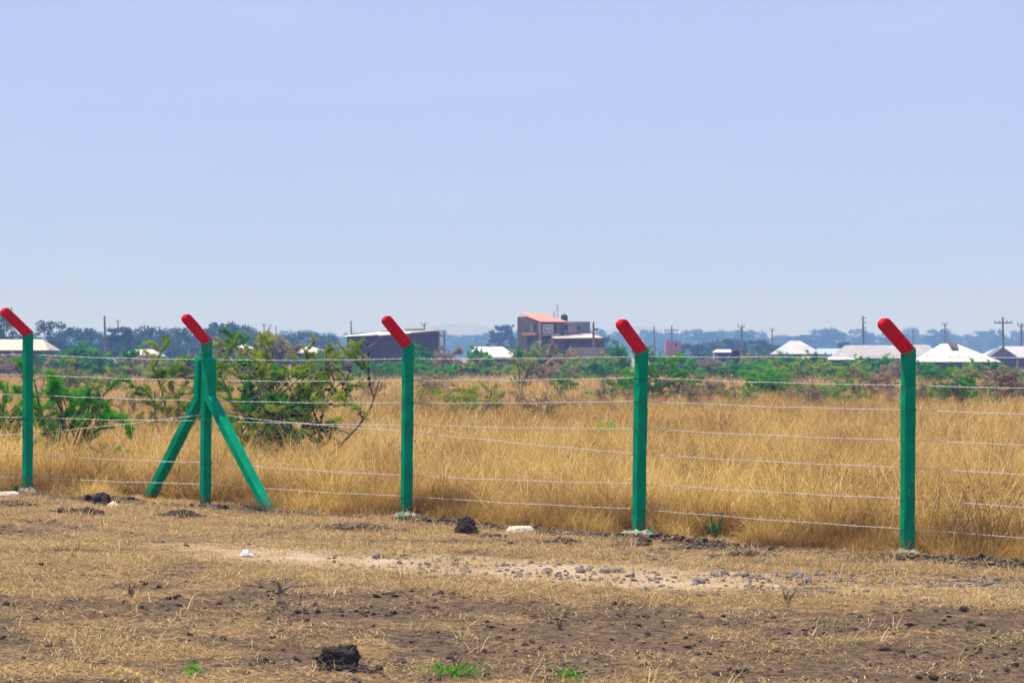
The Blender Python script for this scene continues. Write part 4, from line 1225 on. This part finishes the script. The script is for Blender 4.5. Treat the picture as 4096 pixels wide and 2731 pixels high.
hip_house('house', 'grey white domed hip roofed hut with green bush in front', 3105, 3292, 1415, 1362, 290, 7, .22, M['iron'], M['plaster_dark'], ridge_shift=-.05)
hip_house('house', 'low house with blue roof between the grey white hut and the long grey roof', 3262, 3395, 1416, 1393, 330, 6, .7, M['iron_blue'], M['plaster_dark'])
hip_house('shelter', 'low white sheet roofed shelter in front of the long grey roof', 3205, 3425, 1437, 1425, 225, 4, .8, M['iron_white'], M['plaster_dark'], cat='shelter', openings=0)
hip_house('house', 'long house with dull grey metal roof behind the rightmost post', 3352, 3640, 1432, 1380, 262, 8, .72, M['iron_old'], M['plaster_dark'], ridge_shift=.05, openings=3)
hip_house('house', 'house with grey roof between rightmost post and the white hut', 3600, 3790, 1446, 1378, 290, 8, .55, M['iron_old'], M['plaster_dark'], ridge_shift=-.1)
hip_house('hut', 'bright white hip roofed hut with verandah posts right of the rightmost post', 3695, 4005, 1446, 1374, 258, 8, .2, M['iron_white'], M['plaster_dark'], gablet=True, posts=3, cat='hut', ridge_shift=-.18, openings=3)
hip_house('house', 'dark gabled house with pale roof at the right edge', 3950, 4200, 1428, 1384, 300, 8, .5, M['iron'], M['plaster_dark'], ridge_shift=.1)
# grey front gable of the right edge house
Yg = 292.0
g = MB(); zg = gz(xat(4012, Yg), Yg)
slabpts = [(xat(3958, Yg), Yg, zat(1428, Yg)), (xat(4072, Yg), Yg, zat(1428, Yg)), (xat(4012, Yg), Yg, zat(1388, Yg))]
t = thing('porch', 'grey gabled porch in front of the right edge house', 'porch', (xat(4012, Yg), Yg, zg))
q = [Vector(v) - Vector(t.location) for v in slabpts]
mb = MB(); mb.add([v for v in q] + [v + Vector((0, 3.5, 0)) for v in q], [(0, 1, 2), (0, 2, 5, 3), (1, 4, 5, 2), (0, 3, 4, 1)]); mb.build('gable_roof', mat('slate_grey_sheet', (.16, .155, .18), .7), t)
part_box('wall', M['plaster_dark'], t, q[0].x + .3, q[1].x - .3, .1, 3.3, -.3, q[0].z + .02)

# --- grey block shed
Ys = 228.0
sx = lambda px: xat(px, Ys) - xat(1570, Ys)
zg = gz(xat(1570, Ys), Ys)
t = thing('block_shed', 'grey stone block shed with white mono pitch roof behind the third post', 'shed', (xat(1570, Ys), Ys, zg))
sz_ = lambda py: zat(py, Ys) - zg
D = 5.5
# left, lower rendered half (slightly forward) and right block half
mb = MB(); mb.add([(sx(1388), -.0, -.3), (sx(1500), -.0, -.3), (sx(1500), -.0, sz_(1342)), (sx(1388), -.0, sz_(1347)), (sx(1388), D, -.3), (sx(1500), D, -.3), (sx(1500), D, sz_(1342)), (sx(1388), D, sz_(1347))],
                  [(0, 1, 2, 3), (5, 4, 7, 6), (4, 0, 3, 7), (3, 2, 6, 7)])
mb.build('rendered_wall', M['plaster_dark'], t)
mb = MB(); mb.add([(sx(1500), .12, -.3), (sx(1752), .12, -.3), (sx(1752), .12, sz_(1324)), (sx(1500), .12, sz_(1340)), (sx(1500), D, -.3), (sx(1752), D, -.3), (sx(1752), D, sz_(1324)), (sx(1500), D, sz_(1336))],
                  [(0, 1, 2, 3), (5, 4, 7, 6), (1, 5, 6, 2), (3, 2, 6, 7)])
wl_ = mb.build('block_wall', M['mortar'], t)
# courses of blocks, proud of the mortar
bx = MB(); bx.box(-.5, .5, -.5, .5, -.5, .5); 
bme = bx.build('block', M['block'], wl_)
first = True
ch_, bl = .205, .42
r2 = random.Random(8)
row = 0; z = -.1
while z < sz_(1324) - .02:
    x_ = sx(1502) + (.21 if row % 2 else 0) - bl
    while x_ < sx(1752):
        a, b = max(x_, sx(1500) + .01), min(x_ + bl, sx(1752) - .005)
        top_ = sz_(1340) + (sz_(1324) - sz_(1340)) * ((a + b) / 2 - sx(1500)) / (sx(1752) - sx(1500)) - .03
        if b - a > .08 and z + ch_ < top_ and z > .35:
            o = bme if first else bme.copy()
            if not first: COL.objects.link(o)
            first = False
            o.location = ((a + b) / 2, .12 + r2.uniform(-.018, .012), z + ch_ / 2); o.scale = (b - a - .035, .06, ch_ - .04)
        x_ += bl
    z += ch_; row += 1
# roofs: white sheet on the left, dark eave line, parapet strip behind
mb = MB()
slab(mb, [(sx(1364), -.55, sz_(1346)), (sx(1512), -.55, sz_(1338)), (sx(1512), D - .05, sz_(1323)), (sx(1364), D - .05, sz_(1340))], .05)
mb.build('roof', M['iron_white'], t)
mb = MB(); slab(mb, [(sx(1512), -.40, sz_(1341)), (sx(1640), -.40, sz_(1333)), (sx(1640), D - .05, sz_(1322)), (sx(1512), D - .05, sz_(1325))], .05)
mb.build('roof', M['iron_white'], t)
mb = MB(); slab(mb, [(sx(1640), -.12, sz_(1330)), (sx(1752), -.12, sz_(1320)), (sx(1752), D, sz_(1317)), (sx(1640), D, sz_(1322))], .07)
mb.build('roof', M['iron_tan'], t)
mb = MB(); mb.add([(sx(1389), D, sz_(1342)), (sx(1560), D, sz_(1326)), (sx(1560), D, sz_(1317)), (sx(1389), D, sz_(1333)), (sx(1389), D + .2, sz_(1342)), (sx(1560), D + .2, sz_(1326)), (sx(1560), D + .2, sz_(1317)), (sx(1389), D + .2, sz_(1333))],
                  [(0, 1, 2, 3), (5, 4, 7, 6), (3, 2, 6, 7), (1, 5, 6, 2), (0, 3, 7, 4)])
mb.build('parapet', M['timber'], t)
part_box('parapet', M['plaster_pale'], t, sx(1610), sx(1686), D, D + .25, sz_(1335), sz_(1311))
mb = MB(); slab(mb, [(sx(1748), -.1, sz_(1330)), (sx(1768), -.1, sz_(1343)), (sx(1768), D, sz_(1343)), (sx(1748), D, sz_(1330))], .12); mb.build('eave', mat('rusty_eave', (.20, .08, .07), .8), t)
part_box('window', M['dark'], t, sx(1425), sx(1448), -.04, .03, sz_(1398), sz_(1376))

# --- two storey house: corner towards the viewer
Yb = 280.0
zg = gz(xat(2163, Yb), Yb)
t = thing('two_storey_house', 'grey two storey house with red roof, sign and black roof tank', 'house', (xat(2163, Yb), Yb, zg))
A_ = R(33); U = Vector((math.cos(A_), math.sin(A_), 0)); V_ = Vector((-math.sin(A_), math.cos(A_), 0))
hz = lambda py: zat(py, Yb) - zg
def upx(px): return (px - 2163) / F * Yb / math.cos(A_)     # along the front
def vpx(px): return (2163 - px) / F * Yb / math.sin(A_)     # along the left side
def wallbox(name, m, u0, u1, v0, v1, z0, z1, par=None):
    mb = MB(); c = [U * u + V_ * v for u, v in ((u0, v0), (u1, v0), (u1, v1), (u0, v1))]
    mb.add([Vector((q.x, q.y, z0)) for q in c] + [Vector((q.x, q.y, z1)) for q in c], [(0, 3, 2, 1), (4, 5, 6, 7), (0, 1, 5, 4), (1, 2, 6, 5), (2, 3, 7, 6), (3, 0, 4, 7)])
    return mb.build(name, m, par or t)
uF, vB = upx(2258), vpx(2070)
# main block with a sloping left wall top
mb = MB()
za, zb = hz(1289), hz(1264)
c = [U * 0 + V_ * 0, U * uF, U * uF + V_ * vB, V_ * vB]
zs = [za, za, zb, zb]
mb.add([Vector((q.x, q.y, -.3)) for q in c] + [Vector((q.x, q.y, h)) for q, h in zip(c, zs)], [(0, 1, 5, 4), (1, 2, 6, 5), (2, 3, 7, 6), (3, 0, 4, 7), (4, 5, 6, 7)])
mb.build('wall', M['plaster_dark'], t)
mb = MB(); ov = .3
cc = [U * -ov * .6 + V_ * -ov, U * (uF + ov) + V_ * -ov, U * (uF + ov) + V_ * (vB - .1), U * .25 + V_ * (vB - .1)]
slab(mb, [Vector((q.x, q.y, h + .12)) for q, h in zip(cc, [za - .02, za - .02, zb + .25, zb + .25])], .10)
mb.build('roof', M['red_tile'], t)
# left wall: window with pale reveal, ledge, small window, green door
def side_box(name, m, p0, p1, py0, py1, out=.06, inn=.05, par=None):
    v0, v1 = vpx(p1), vpx(p0)
    return wallbox(name, m, -out, inn, v0, v1, hz(py1), hz(py0), par)
def front_box(name, m, p0, p1, py0, py1, out=.06, inn=.05, par=None):
    return wallbox(name, m, upx(p0), upx(p1), -out, inn, hz(py1), hz(py0), par)
w1 = side_box('window', mat('window_glass_dark', (.03, .05, .055), .2, spec=.6), 2096, 2132, 1297, 1327)
side_box('window_reveal', M['plaster'], 2125, 2133, 1296, 1327, .09, .02, w1)
side_box('ledge', mat('brick_red_ledge', (.38, .18, .14), .85), 2104, 2158, 1329, 1341, .5)
side_box('window', M['dark'], 2113, 2121, 1352, 1368)
side_box('door', M['door_green'], 2134, 2154, 1351, 1400)
side_box('pillar', M['plaster'], 2155, 2161, 1291, 1330, .12)
# front: sign with two lines of lettering, ledge, blank shutter, right window
sg = front_box('sign', M['board'], 2170, 2210, 1297, 1332, .16, -.02)
mb = MB(); r2 = random.Random(5)
for (y0, y1, n_) in ((1300, 1312, 6), (1316, 1328, 6)):      # the writing is only legible as two lines of dark strokes
    for k in range(n_):
        a = 2172.0 + k * 6.1; zt, zb_ = hz(y0), hz(y1)
        for e in range(3):
            u0 = upx(a + r2.uniform(0, 3.6)); u1 = u0 + r2.uniform(.04, .05)
            if e == 2: u0, u1, z0_, z1_ = upx(a), upx(a + 4.2), *(lambda q: (q, q + .07))(zb_ + (zt - zb_) * r2.choice([.0, .45, .8]))
            else: z0_, z1_ = zb_ + (zt - zb_) * r2.choice([0, 0, .4]), zt - (zt - zb_) * r2.choice([0, 0, .3])
            c = [U * u0 + V_ * -.17, U * u1 + V_ * -.17]
            mb.add([Vector((c[0].x, c[0].y, z0_)), Vector((c[1].x, c[1].y, z0_)), Vector((c[1].x, c[1].y, z1_)), Vector((c[0].x, c[0].y, z1_))], [(0, 1, 2, 3)])
mb.build('lettering', M['ink'], sg)
front_box('balcony_ledge', M['plaster_pale'], 2168, 2234, 1334, 1343, .35)
front_box('pillar', M['plaster'], 2228, 2235, 1297, 1334, .08)
front_box('shutter', M['plaster'], 2172, 2212, 1358, 1400, .05)
front_box('window', M['dark'], 2214, 2227, 1300, 1331, .03)
side_box('window', M['dark'], 2138, 2152, 1297, 1326, .03)
wallbox('window', M['dark'], upx(2340), upx(2352), 1.34, 1.5, hz(1318), hz(1300))
wallbox('door', M['dark'], upx(2230), upx(2246), -1.66, -1.5, hz(1400), hz(1360))
wallbox('window', M['dark'], upx(2290), upx(2310), -1.66, -1.5, hz(1378), hz(1362))
# pole in front of the corner
mb = MB(); mb.tube([(-.05, -.5, -.3), (-.05, -.5, hz(1291))], .11, 8); mb.build('drain_pipe', mat('rust_brown_pipe', (.40, .24, .17), .7), t)
# right wing: flat roofed, then the taller back block
u2, u3 = upx(2330), upx(2394)
wallbox('wing_wall', M['plaster'], uF + .02, u2, .8, 5.0, -.3, hz(1296))
wallbox('roof_slab', M['plaster_pale'], uF - .1, u2 + .15, .4, 5.1, hz(1296), hz(1293))
wallbox('back_wall', M['plaster'], u2 - .02, u3, 1.4, 5.2, -.3, hz(1284))
wallbox('window', M['dark'], upx(2276), upx(2287), .75, .9, hz(1318), hz(1300))
wallbox('door', M['plaster_pale'], upx(2290), upx(2318), .74, .9, hz(1332), hz(1300))
for k in range(5): wallbox('ladder_rung', M['iron_white'], upx(2255), upx(2262), .5, .6, hz(1330 - k * 7), hz(1328 - k * 7))
wallbox('column', M['plaster_pale'], upx(2313), upx(2316), .45, .6, hz(1334), hz(1296))
# lower lean-to with pale roof
wallbox('lower_wall', M['plaster_dark'], upx(2182), upx(2388), -1.6, 1.2, -.3, hz(1352))
mb = MB()
c = [(upx(2176), -2.2, 1352), (upx(2372), -2.2, 1349), (upx(2392), 1.4, 1331), (upx(2215), 1.4, 1337)]
slab(mb, [Vector(((U * a + V_ * b).x, (U * a + V_ * b).y, hz(pz))) for a, b, pz in c], .10)
mb.build('lean_to_roof', mat('cream_sheet', (.70, .58, .44), .6, (.62, .42, .32), 1.0), t)
# water tank, masts
tk = U * upx(2296) + V_ * 1.8
tm = MB(); prof = [(.0, .0), (.52, 0), (.54, .1), (.54, .9), (.50, 1.02), (.3, 1.1), (.14, 1.12), (.14, 1.18), (0, 1.18)]
nn = 18
for r_, z_ in prof:
    for k in range(nn): tm.v.append((r_ * math.cos(6.2832 * k / nn), r_ * math.sin(6.2832 * k / nn), z_))
for a in range(len(prof) - 1):
    for k in range(nn): tm.f.append((a * nn + k, a * nn + (k + 1) % nn, (a + 1) * nn + (k + 1) % nn, (a + 1) * nn + k))
o = tm.build('water_tank', M['tank'], smooth=False)
o.location = Vector(t.location) + tk + Vector((0, 0, hz(1293))); o.scale = (.72, .72, .92)
tag(o, 'black plastic water tank on the roof of the two storey house', 'water tank')
for px, py, lab in ((2258, 1243, 'short thin roof mast left of the tall one'), (2272, 1216, 'tall thin roof mast beside the black water tank')):
    mb = MB(); h = zat(py, Yb) - zat(1293, Yb)
    q = U * upx(px) + V_ * 2.0
    mb.tube([(0, 0, 0), (0, 0, h)], .035, 5)
    for k in range(3): mb.tube([(-.14, 0, h - .1 - k * .25), (.14, 0, h - .1 - k * .25)], .018, 4)
    o = mb.build('roof_mast', M['wood']); o.location = Vector(t.location) + q + Vector((0, 0, hz(1293)))
    tag(o, lab, 'mast')
# --- compound wall in front, with low return to the right
Yc = 240.0; zg = gz(xat(2350, Yc), Yc)
t = thing('compound_wall', 'pale rendered compound wall in front of the two storey house', 'wall', (xat(2350, Yc), Yc, zg))
cxp = xat(2350, Yc)
part_box('panel', M['plaster_pale'], t, xat(2280, Yc) - cxp, xat(2416, Yc) - cxp, 0, .25, -.3, zat(1390, Yc) - zg)
part_box('pier', M['plaster_pale'], t, xat(2278, Yc) - cxp, xat(2286, Yc) - cxp, -.08, .33, -.3, zat(1383, Yc) - zg)
mb = MB(); a, b = xat(2416, Yc) - cxp, xat(2482, Yc) - cxp
z0_, z1_ = zat(1394, Yc) - zg, zat(1414, Yc) - zg
mb.add([(a, 0, -.3), (b, 0, -.3), (b, 0, z1_), (a, 0, z0_), (a, .25, -.3), (b, .25, -.3), (b, .25, z1_), (a, .25, z0_)], [(0, 1, 2, 3), (5, 4, 7, 6), (1, 5, 6, 2), (3, 2, 6, 7)])
mb.build('panel', M['plaster'], t)
# --- orange building and black barrel
Yo = 420.0; zg = gz(xat(2695, Yo), Yo)
t = thing('orange_building', 'small orange building among the far trees right of the fourth post', 'building', (xat(2695, Yo), Yo, zg))
cxp = xat(2695, Yo)
part_box('wall', M['orange'], t, xat(2667, Yo) - cxp, xat(2724, Yo) - cxp, 0, 5, -.3, zat(1364, Yo) - zg)
part_box('tower', M['orange'], t, xat(2664, Yo) - cxp, xat(2677, Yo) - cxp, -.4, 1.5, -.3, zat(1361, Yo) - zg)
part_box('window', M['dark'], t, xat(2700, Yo) - cxp, xat(2708, Yo) - cxp, -.05, .1, zat(1385, Yo) - zg, zat(1372, Yo) - zg)
Yt = 215.0; zg = gz(xat(2942, Yt), Yt); 
t = thing('tank_stand', 'black water tank on a low stand between fourth and rightmost post', 'water tank', (xat(2942, Yt), Yt, zg))
bm_ = MB(); bm_.v = [((.72 * v[0]) * .9, .72 * v[1] * .9, v[2] * .62 + (zat(1432, Yt) - zg)) for v in tm.v]; bm_.f = list(tm.f); bm_.build('tank', M['tank'], t)
part_box('stand', M['plaster_dark'], t, -.28, .28, -.3, .3, -.3, zat(1432, Yt) - zg)

# ------------------------------------------------------------------ utility poles
PG = 'wooden utility poles beyond the field'
def pole(px, pyt, Y, kind, label):
    zg = gz(xat(px, Y), Y); h = zat(pyt, Y) - zg
    t = thing('utility_pole', label, 'utility pole', (xat(px, Y), Y, zg), random.uniform(-.2, .2), PG)
    mb = MB(); mb.tube([(0, 0, -.5), (.03, 0, h * .5), (random.uniform(-.1, .1), 0, h)], [.17, .14, .11], 7); mb.build('shaft', M['wood'], t)
    if kind == 'cross':
        mb = MB(); mb.box(-1.05, 1.05, -.16, -.07, h - .75, h - .6); mb.build('crossarm', M['wood'], t)
        for xx in (-.95, -.45, .45, .95):
            mb = MB(); mb.tube([(xx, -.11, h - .6), (xx, -.11, h - .38)], [.05, .035], 6); mb.build('insulator', M['tie'], t)
    elif kind == 'fork':
        for sx_ in (-1, 1):
            mb = MB(); mb.tube([(0, 0, h - .5), (sx_ * .35, 0, h - .25), (sx_ * .45, 0, h + .15)], .06, 5); mb.build('insulator_bracket', M['wood'], t)
    elif kind == 'side':
        for k in range(4):
            mb = MB(); mb.tube([(0, 0, h - .15 - k * .62), (.45, 0, h - .2 - k * .62)], .045, 5); mb.build('insulator', M['tie'], t)
    elif kind == 'lamp':
        mb = MB(); mb.box(0, .5, -.1, .1, h - .75, h - .5); mb.build('lamp_head', M['timber'], t)
        mb = MB(); mb.tube([(0, 0, h - .1), (0, 0, h + .2)], .06, 5); mb.build('insulator', M['tie'], t)
for a in ((420, 1263, 300, 'plain', 'thick leaning utility pole between leftmost post and left brace'),
          (472, 1280, 520, 'fork', 'thin forked utility pole right of the thick left pole'),
          (578, 1298, 620, 'plain', 'short utility pole tip above the dark trees at left'),
          (1057, 1294, 520, 'fork', 'forked utility pole right of the dark tree clump'),
          (1103, 1303, 560, 'plain', 'short plain utility pole right of the forked one'),
          (1163, 1316, 640, 'plain', 'faint utility pole between tree clump and block shed'),
          (1406, 1283, 380, 'plain', 'plain utility pole rising over the left end of the block shed'),
          (1696, 1292, 420, 'fork', 'utility pole rising over the right end of the block shed'),
          (1777, 1324, 330, 'plain', 'low utility pole just right of the block shed'),
          (2374, 1293, 262, 'lamp', 'utility pole with lamp head in front of the two storey house'),
          (2618, 1303, 420, 'plain', 'thin utility pole just right of the fourth post arm'),
          (2685, 1304, 400, 'cross', 'utility pole with crossarm above the orange building'),
          (2965, 1301, 340, 'fork', 'utility pole standing between fourth and rightmost post'),
          (3089, 1313, 460, 'fork', 'utility pole left of the grey white hut'),
          (3453, 1265, 330, 'side', 'tall utility pole with side insulators left of the rightmost post'),
          (3652, 1318, 480, 'plain', 'short utility pole tip just right of the rightmost post arm'),
          (3780, 1292, 430, 'fork', 'forked utility pole above the white hut'),
          (4012, 1268, 300, 'cross', 'utility pole with crossarm near the right edge'),
          (4084, 1293, 320, 'fork', 'forked utility pole at the right edge')):
    pole(*a)
# leaning timber posts before the white hut
for px, yt, yb, lab in ((3732, 1445, 1490, 'pale leaning timber post left of the white hut'), (4066, 1440, 1465, 'pale stub post at the right edge before the dark house')):
    Y = 235.0; zg = gz(xat(px, Y), Y); mb = MB()
    mb.tube([(0, 0, -.2), (.12, 0, zat(yt, Y) - zg)], .10, 6); o = mb.build('timber_post', M['timber'], loc=(xat(px, Y), Y, zg)); tag(o, lab, 'post')

# ------------------------------------------------------------------ trees beyond
def make_tree(seed, h=8.0, w=8.0, n=4200, flat=.62, trunk=.35, name='tree'):
    r2 = np.random.default_rng(seed); rr = random.Random(seed)
    t = thing(name, 'x', 'tree', (0, 0, -60))
    tr = MB(); th = h * trunk
    tr.tube([(0, 0, -.4), (rr.uniform(-.2, .2), 0, th * .6), (rr.uniform(-.3, .3), 0, th)], [.28, .22, .18], 7)
    ncl = 52; C = []
    for k in range(ncl):
        a = rr.uniform(0, 6.28); u = math.sqrt(rr.random())
        zz = rr.random()
        C.append(Vector((math.cos(a) * u * w * .46 * (1 - .45 * zz ** 2), math.sin(a) * u * w * .46 * (1 - .45 * zz ** 2), th * .75 + (h - th * .8) * zz)))
    for c in C[:12]:
        tr.tube([(0, 0, th * .8), Vector((c.x * .45, c.y * .45, th + (c.z - th) * .5)), c], [.12, .08, .03], 5, cap=False)
    tr.build('trunk', M['bark'], t)
    P_ = []
    for c in C:
        m = n // ncl; rad = rr.uniform(.7, 1.25) * w * .115
        q = r2.normal(0, 1, (m, 3)); q /= np.linalg.norm(q, axis=1)[:, None]; q *= (r2.uniform(.2, 1, m) ** .5)[:, None] * rad
        q[:, 2] *= flat
        P_.append(q + np.array(tuple(c)))
    P_ = np.concatenate(P_)
    V = leaf_quads(P_, r2.normal(0, 1, P_.shape), .42, .26, r2)
    tv = .5 + .35 * (fbm(P_[:, 0] * .8, P_[:, 2] * .8, seed, 2) - .5) * 2 + r2.normal(0, .15, len(P_))
    o = quads_mesh('crown', V, LEAF['tree'], attrs={'tint': np.repeat(np.clip(tv, 0, 1)[:, None], 4, 1)}); o.parent = t; o['kind'] = 'stuff'
    return t
TP = [make_tree(500 + i, w=(8, 9.5, 7, 10, 6, 8.5)[i], trunk=(.3, .25, .35, .22, .4, .2)[i]) for i in range(6)]
tused = set()
def tree(px, pyt, wpx, Y, v, label, group):
    zg = gz(xat(px, Y), Y); h = zat(pyt, Y) - zg; w = 1.3 * wpx / F * Y
    s = (w / (8, 9.5, 7, 10, 6, 8.5)[v], w / (8, 9.5, 7, 10, 6, 8.5)[v], h / 8.6)
    rz = random.uniform(0, 6.28)
    if v not in tused:
        tused.add(v); o = TP[v]; o.location = (xat(px, Y), Y, zg); o.rotation_euler = (0, 0, rz); o.scale = s; o['label'] = label; o['group'] = group
    else: copy_tree(TP[v], (xat(px, Y), Y, zg), rz, s, label, group)
TL = 'dark trees beyond the left part of the field'
for a in ((-8, 1214, 130, 330, 0, 'tall dark tree cut by the left edge of the picture'), (60, 1338, 170, 340, 3, 'green tree behind the leftmost post, above the tan roof'),
          (205, 1278, 150, 400, 1, 'tree with open crown right of the leftmost post'), (315, 1304, 170, 430, 5, 'dark round tree right of the open crowned tree'),
          (400, 1330, 150, 440, 3, 'dark tree behind the thick left utility pole'), (482, 1298, 110, 400, 4, 'dark tree with a flag like top right of the thick left pole'),
          (545, 1330, 150, 450, 5, 'dark low tree left of the propped post'), (620, 1303, 200, 440, 3, 'broad dark tree left of the propped post arm'),
          (705, 1306, 170, 450, 1, 'dark tree right behind the red arm of the propped post'), (785, 1325, 150, 460, 5, 'dark tree just behind the head of the propped post'),
          (890, 1273, 150, 430, 0, 'tallest tree of the dark clump right of the propped post'), (965, 1292, 150, 450, 3, 'paler tree at the right side of the dark clump'),
          (1035, 1322, 130, 470, 5, 'low tree at the right end of the dark clump'), (1130, 1335, 170, 500, 3, 'low hazy tree right of the dark clump'), (1215, 1322, 130, 520, 1, 'hazy round tree left of the block shed'),
          (1300, 1335, 130, 520, 5, 'hazy low tree touching the block shed at left'), (2005, 1290, 100, 620, 4, 'tall hazy tree just left of the two storey house')):
    tree(*a, TL)
ML = 'low trees beyond the right part of the field'
for a in ((2770, 1372, 130, 430, 5, 'low green tree right of the orange building'), (2890, 1352, 190, 470, 3, 'dark broad tree between orange building and grey white hut'), (3000, 1356, 170, 470, 1, 'dark tree left of the grey white hut'),
          (3075, 1375, 120, 440, 5, 'low dark tree touching the grey white hut'), (3390, 1365, 90, 420, 3, 'small dark tree left of the long grey roof'), (2440, 1345, 120, 460, 1, 'hazy tree right of the two storey house'),
          (3650, 1378, 100, 420, 3, 'low dark tree right behind the rightmost post')):
    tree(*a, ML)
r2 = random.Random(77)
px = -120
while px < 4250:
    w_ = r2.uniform(70, 140)
    top_ = r2.uniform(1310, 1346)
    if 1250 < px < 2050: top_ += 4
    if px > 2750: top_ -= 4
    tree(px, top_, w_, r2.uniform(1300, 1650), r2.randrange(6), 'hazy blue tree of the far tree line beyond the houses', 'trees of the far tree line')
    px += w_ * .45
# behind them a wood that reads as one mass
P_ = []
rw = np.random.default_rng(9)
for k in range(900):
    Y = rw.uniform(1750, 2050); X = rw.uniform(-.24, .24) * Y
    h = rw.uniform(10, 17); w = rw.uniform(7, 12)
    q = rw.normal(0, 1, (70, 3)); q /= np.linalg.norm(q, axis=1)[:, None]
    P_.append(q * np.array([w / 2, w / 2, h * .42]) * rw.uniform(.5, 1, (70, 1)) + np.array([X, Y, -.8 + h * .5]))
P_ = np.concatenate(P_)
o = quads_mesh('distant_wood', leaf_quads(P_, rw.normal(0, 1, P_.shape), 2.1, 1.4, rw), LEAF['tree'], attrs={'tint': np.repeat(rw.uniform(.2, .8, (len(P_), 1)), 4, 1)})
o['kind'] = 'stuff'; o['label'] = 'distant wood fading into the haze at the horizon'

# prototypes that ended up unused are removed
for o in [q for q in list(COL.objects) if q.get('label') == 'x']:
    for ch in list(o.children): bpy.data.objects.remove(ch)
    bpy.data.objects.remove(o)
# ------------------------------------------------------------------ haze
hb = MB(); hb.box(-1600, 1600, -80, 2900, -4, 62)
hmat = bpy.data.materials.new('haze'); hmat.use_nodes = True
N = hmat.node_tree.nodes; L = hmat.node_tree.links; N.remove(N['Principled BSDF'])
pv = N.new('ShaderNodeVolumePrincipled')
pv.inputs['Color'].default_value = (.24, .47, 1.0, 1)
pv.inputs['Absorption Color'].default_value = (1, 1, 1, 1)
pv.inputs['Density'].default_value = .0008
pv.inputs['Anisotropy'].default_value = 0.0
L.new(pv.outputs[0], N['Material Output'].inputs['Volume'])
o = hb.build('haze', hmat); o['kind'] = 'stuff'
